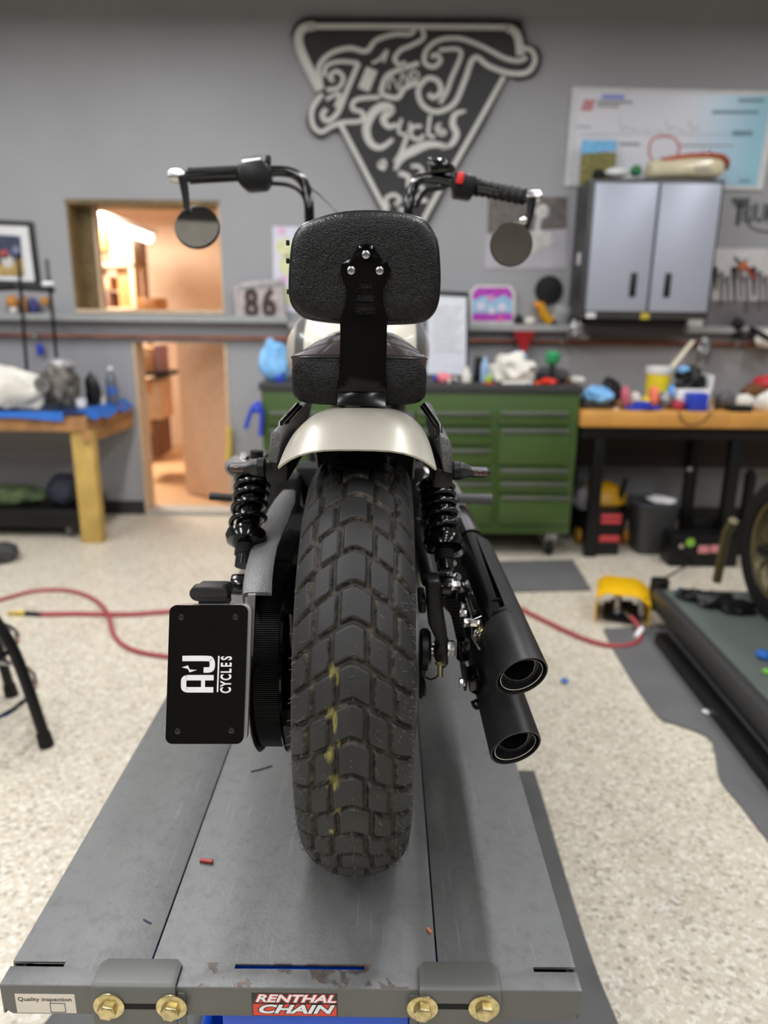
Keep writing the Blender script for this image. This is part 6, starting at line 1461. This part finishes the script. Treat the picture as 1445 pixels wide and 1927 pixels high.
# --- backrest
OUT = [(687, 396.5), (640, 400), (600, 410), (566, 425), (551, 450), (546, 485), (543.5, 525), (545, 562), (556, 584), (580, 600), (640, 607.5), (690, 609), (740, 609.5), (790, 606), (812, 593), (824, 570), (828, 535), (827, 490), (822, 450), (806, 422), (785, 408), (740, 399)]
oc = crom([(a, b_, 0) for a, b_ in OUT], 5, True); ocx, ocy = 686, 505
def padring(sc, D):
    k = D / 1.105
    return [P(ocx + (p.x - ocx) * sc, ocy + (p.y - ocy) * sc, 1.105) + V((0, D - 1.105, 0)) for p in oc]
m = MB(); m.rings([padring(.30, 1.0945), padring(.62, 1.0945), padring(.84, 1.0950), padring(.91, 1.0965), padring(.955, 1.1005), padring(.978, 1.106), padring(.99, 1.112)]); pd = part(bike, 'backrest_pad', m, LEATHER)
m = MB(); m.rings([padring(.96, 1.113), padring(1.005, 1.114), padring(1.02, 1.125), padring(1.015, 1.14), padring(.97, 1.152), padring(.85, 1.157), padring(.4, 1.159)]); part(bike, 'backrest_cushion', m, LEATHER, pd)
m = MB(); m.tube(padring(.988, 1.112)[::2], .0028, 8, closed=True); part(bike, 'backrest_piping', m, SMOOTHL, pd)
for px_, py_ in ((541.5, 457), (541.5, 491), (543, 549)):
    m = MB(); m.cbox(P(px_, py_, 1.125), (.005, .006, .0075)); part(bike, 'cushion_lug', m, PLASTIC, pd, bev=.001)
def cz(x, y): return (500 + x / 4.014, 380 + y / 4.014)
br_ = crom([(*cz(*p), 0) for p in [(760, 318), (815, 335), (845, 390), (885, 435), (922, 465), (938, 510), (930, 570), (892, 640), (882, 720), (898, 820), (916, 880), (916, 1000), (914, 1100), (908, 1300), (905, 1450), (735, 1452), (550, 1440), (553, 1300), (560, 1100), (562, 1000), (562, 880), (588, 820), (608, 720), (604, 650), (575, 580), (568, 510), (578, 470), (635, 430), (680, 375), (705, 332)]], 3, True)
DBR = 1.086
def pf(px, py, lift): return P(px, py, DBR) + V((0, -lift, 0))
b2 = bmesh.new(); loops = [[(p.x, p.y) for p in br_]]
for sl in ([(694, 600), (802, 600), (815, 655), (682, 655)], [(680, 682), (822, 682), (826, 748), (668, 748)], [(664, 773), (828, 773), (832, 835), (815, 850), (680, 850), (660, 830)]):
    loops.append([cz(*p) for p in sl])
es = []
for lp_ in loops:
    vs = [b2.verts.new(pf(*p, 0)) for p in lp_]; es += [b2.edges.new((vs[i], vs[(i + 1) % len(vs)])) for i in range(len(vs))]
bmesh.ops.triangle_fill(b2, use_beauty=True, edges=es, normal=(0, -1, 0)); ge = bmesh.ops.extrude_face_region(b2, geom=b2.faces[:])
for e in ge['geom']:
    if isinstance(e, bmesh.types.BMVert): e.co.y += .005
m = MB(); m.merge(b2); b2.free()
bk_ = part(bike, 'backrest_bracket', m, mat('gloss_black_bracket', 4, .10, spec=.35), bev=.0008)
m = MB(); A1, A2 = P(636.5, 741, DBR), P(726, 741, DBR); B1, B2 = P(634, 763, DBR - .012), P(726, 765, DBR - .012)
m.rings([[A1 + V((0, 0, .004)), A1 + V((0, .005, .004)), A2 + V((0, .005, .004)), A2 + V((0, 0, .004))], [A1, A1 + V((0, .005, 0)), A2 + V((0, .005, 0)), A2], [B1, B1 + V((0, .006, -.001)), B2 + V((0, .006, -.001)), B2], [B1 + V((0, .06, .004)), B1 + V((0, .06, 0)), B2 + V((0, .06, 0)), B2 + V((0, .06, .004))]]); part(bike, 'bracket_foot', m, mat('gloss_black_foot', 8, .16, spec=.35), bk_, bev=.0006)
for x, y in ((757, 399), (646, 518), (861, 520)):
    c = pf(*cz(x, y), .0); m = MB(); m.lathe([(.0066, 0), (.0066, .0018), (.0056, .0042), (.0036, .0052), (.0030, .0052), (.0026, .0030), (.0, .0028)], c, (0, -1, 0), 28); part(bike, 'button_head_bolt', m, ZINC, bk_)

# --- tank
def tankmat():
    t = Nt('striped_tank_paint'); sx = t.n.new('ShaderNodeSeparateXYZ'); t.l.new(t.tc.outputs['Object'], sx.inputs[0])
    ab = t.math('ABSOLUTE', t.math('ADD', sx.outputs[0], .018))
    t.col(t.ramp(ab, [(0, srgb(206, 202, 186)), (.118, srgb(206, 202, 186)), (.121, srgb(84, 84, 82)), (.142, srgb(84, 84, 82)), (.145, srgb(168, 162, 150)), (1, srgb(168, 162, 150))]))
    t.b.inputs['Roughness'].default_value = .3; t.b.inputs['Coat Weight'].default_value = .3; return t.m
tcx = P(672, 630, 1.62).x
m = MB(); q = []
for y, hx, zt2, zb2 in ((1.50, .02, 1.365, 1.345), (1.51, .08, 1.385, 1.31), (1.55, .125, 1.412, 1.27), (1.62, .158, 1.438, 1.24), (1.74, .168, 1.455, 1.23), (1.88, .150, 1.455, 1.24), (1.98, .10, 1.43, 1.28), (2.02, .04, 1.39, 1.33)):
    h = (zt2 - zb2) / 2; c = (zt2 + zb2) / 2
    q.append([V((tcx + hx * math.copysign(abs(math.cos(t)) ** .75, math.cos(t)), y, c + h * math.copysign(abs(math.sin(t)) ** .9, math.sin(t)))) for t in [2 * PI * k / 40 for k in range(40)]])
m.rings(q); part(bike, 'fuel_tank', m, tankmat())
# --- handlebar
HB = [P(583, 425, 1.93), P(581, 385, 1.93), P(574, 350, 1.94), P(556, 329, 1.94), P(525, 322, 1.93), P(470, 326, 1.90), P(400, 329, 1.86), P(338, 333, 1.82)]
HR = [P(766, 425, 1.93), P(770, 385, 1.93), P(776, 355, 1.94), P(790, 338, 1.94), P(820, 336, 1.93), P(880, 349, 1.90), P(940, 361, 1.86), P(1000, 373, 1.82)]
low = [P(583, 425, 1.93) + V((.01, 0, -.06)), P(766, 425, 1.93) + V((-.01, 0, -.06))]
m = MB(); m.tube(crom(HB[::-1] + low + HR, 6), .0127, 14); hb = part(bike, 'handlebar', m, BLK)
def alongtube(a, b_, r, mt, name, n=16, prof=None, par=hb):
    m = MB()
    if prof: 
        d = V(b_) - V(a); m.lathe([(rr, d.length * f) for rr, f in prof], a, d, n)
    else: m.cyl(a, b_, r, n=n)
    return part(bike, name, m, mt, par)
gl0, gl1 = P(455, 326, 1.90), P(355, 331, 1.84)
alongtube(gl0, gl1, .0, RUBBER, 'grip', 20, [(.021, 0), (.021, .03), (.0185, .05)] + [(.0175 + .0012 * (k % 2), .07 + k * .03) for k in range(30)] + [(.019, .98), (.016, 1)])
gr0, gr1 = P(898, 353, 1.90), P(988, 371, 1.83)
alongtube(gr0, gr1, .0, RUBBER, 'grip', 20, [(.021, 0), (.021, .03), (.0185, .05)] + [(.0165 + .0035 * (k % 2), .07 + k * .07) for k in range(13)] + [(.019, .98), (.016, 1)])
# switch housings
m = MB(); slabpx(m, [(446, 342), (460, 357), (498, 354), (508, 340), (506, 312), (495, 300), (456, 304), (446, 318)], 1.87, 1.93); hs = part(bike, 'switch_housing', m, SATIN, bev=.008, seg=3)
m = MB(); slabpx(m, [(852, 368), (888, 374), (898, 350), (899, 330), (870, 322), (850, 326)], 1.87, 1.93); hs2 = part(bike, 'switch_housing', m, SATIN, bev=.008, seg=3)
m = MB(); m.cbox(P(866, 335, 1.862), (.016, .012, .026), ry=.2); part(bike, 'red_kill_switch', m, mat('red_switch', (225, 40, 44), .4), hs2, bev=.003)
m = MB(); slabpx(m, [(808, 322), (855, 322), (858, 312), (838, 300), (810, 299)], 1.88, 1.94); rv = part(bike, 'brake_reservoir', m, BLK, bev=.006)
m = MB(); slabpx(m, [(806, 300), (838, 304), (840, 299), (808, 295)], 1.885, 1.935); part(bike, 'reservoir_cap', m, CHROME, rv, bev=.002)
m = MB(); slabpx(m, [(497, 312), (508, 312), (508, 291), (499, 291)], 1.89, 1.91); part(bike, 'clutch_perch', m, SATIN, hs, bev=.003)
m = MB(); m.cyl(P(457, 306, 1.90), P(492, 301, 1.90), .011, n=12); part(bike, 'chrome_lever_clamp', m, mat('bright_clamp', 200, .2, metal=1), hs)
m = MB(); m.tube(crom([P(505, 318, 1.97), P(450, 316, 2.02), P(380, 322, 1.99), P(350, 324, 1.98)], 5), .006, 10); part(bike, 'clutch_lever', m, SATIN)
m = MB(); m.tube(crom([P(850, 330, 1.97), P(900, 345, 2.02), P(960, 358, 1.99), P(985, 362, 1.98)], 5), .006, 10); part(bike, 'brake_lever', m, SATIN)
m = MB(); m.tube(crom([P(500, 345, 1.92), P(540, 348, 1.92), P(566, 362, 1.93), P(578, 390, 1.94), P(584, 430, 1.95)], 6), .005, 8); part(bike, 'control_cable', m, PLASTIC)
m = MB(); m.tube(crom([P(574, 345, 1.95), P(605, 370, 2.0), P(635, 400, 2.0), P(655, 430, 2.0)], 6), .0026, 8); part(bike, 'control_cable', m, mat('grey_cable', 110, .5))
m = MB(); m.tube(crom([P(855, 345, 1.93), P(825, 355, 1.95), P(800, 360, 1.96), P(782, 390, 1.95)], 6), .006, 8); part(bike, 'control_cable', m, PLASTIC)
for s_, (px_, py_, rr, st0, st1, endp) in ((-1, (371, 427, .0525, (343, 332), (352, 395), (335, 332))), (1, (962, 460, .0500, (1001, 372), (990, 430), (1006, 372)))):
    D = 1.80
    e = P(*endp, D + .01); m = MB(); m.lathe([(.013, -.02), (.016, -.01), (.016, .01), (.011, .016)], e, (1, 0, 0), 20); be = part(bike, 'bar_end', m, mat('bright_clamp', 190, .25, metal=1))
    m = MB(); m.tube([P(*st0, D), P((st0[0] + st1[0]) / 2 + (1 if s_ < 0 else 2), (st0[1] + st1[1]) / 2, D), P(*st1, D - .005)], [.011, .009, .007], 12); mm_ = part(bike, 'mirror_stem', m, SATIN)
    c = P(px_, py_, D - .01); nrm = V((-.04 * s_, -1, .40 if s_ < 0 else .02)).normalized()
    m = MB(); m.lathe([(rr * .5, .014), (rr * .9, .012), (rr, .006), (rr, 0), (rr * .97, -.0015)], c, -nrm, 48); mh = part(bike, 'mirror_housing', m, SATIN)
    m = MB(); m.lathe([(rr * .955, 0), (rr * .955, .0008)], c + nrm * .0016, nrm, 48); part(bike, 'mirror_glass', m, mat('tinted_mirror', 205, .03, metal=1), mh)
m = MB(); m.sphere(P(984, 416, 1.79), .011, 12); part(bike, 'mirror_pivot', m, CHROME)
# fork, headlamp, front wheel (mostly hidden)
fw = V((BX - .01, 2.52, TZ + .33))
m = MB(); m.lathe([(.21, -.05), (.27, -.065), (.31, -.05), (.33, 0), (.31, .05), (.27, .065), (.21, .05)], fw, (1, 0, 0), 64, cap=False); m.lathe([(.21, .05), (.205, 0), (.21, -.05)], fw, (1, 0, 0), 64, cap=False); part(bike, 'front_tyre', m, RUBBER)
m = MB(); m.lathe([(.212, -.04), (.2, -.03), (.2, .03), (.212, .04)], fw, (1, 0, 0), 48, cap=False); m.lathe([(.05, -.05), (.05, .05)], fw, (1, 0, 0), 24)
for k in range(9):
    t = 2 * PI * k / 9; u = V((0, math.cos(t), math.sin(t))); m.tube([fw + u * .04, fw + u * .2], .01, 8)
part(bike, 'front_wheel', m, BLK)
for s_ in (-1, 1):
    m = MB(); m.tube([fw + V((s_ * .095, 0, 0)), V((tcx + s_ * .095, 2.02, 1.44))], [.026, .021], 16); part(bike, 'fork_leg', m, SATIN)
m = MB(); m.box((tcx - .12, 1.98, 1.44), (tcx + .12, 2.06, 1.475)); part(bike, 'triple_clamp', m, SATIN, bev=.006)
m = MB(); m.box((tcx - .04, 1.93, 1.34), (tcx + .04, 2.05, 1.46)); part(bike, 'steering_head', m, SATIN, bev=.006)
m = MB(); m.tube([V((tcx, 2.0, 1.38)), V((BX, 1.7, 1.22)), V((BX, 1.5, 1.20)), V((BX, 1.44, .95))], .026, 14); part(bike, 'frame_tube', m, SATIN)
for q_ in low:
    s_ = .03 if q_.x < tcx else -.03
    m = MB(); m.cyl((q_.x + s_, 2.02, 1.47), (q_.x + s_, 1.935, q_.z), .016, n=16); part(bike, 'bar_riser', m, SATIN)
m = MB(); m.lathe([(.02, .0), (.085, .02), (.092, .09), (.088, .1)], (tcx, 2.07, 1.40), (0, 1, 0), 32); part(bike, 'headlamp', m, SATIN)
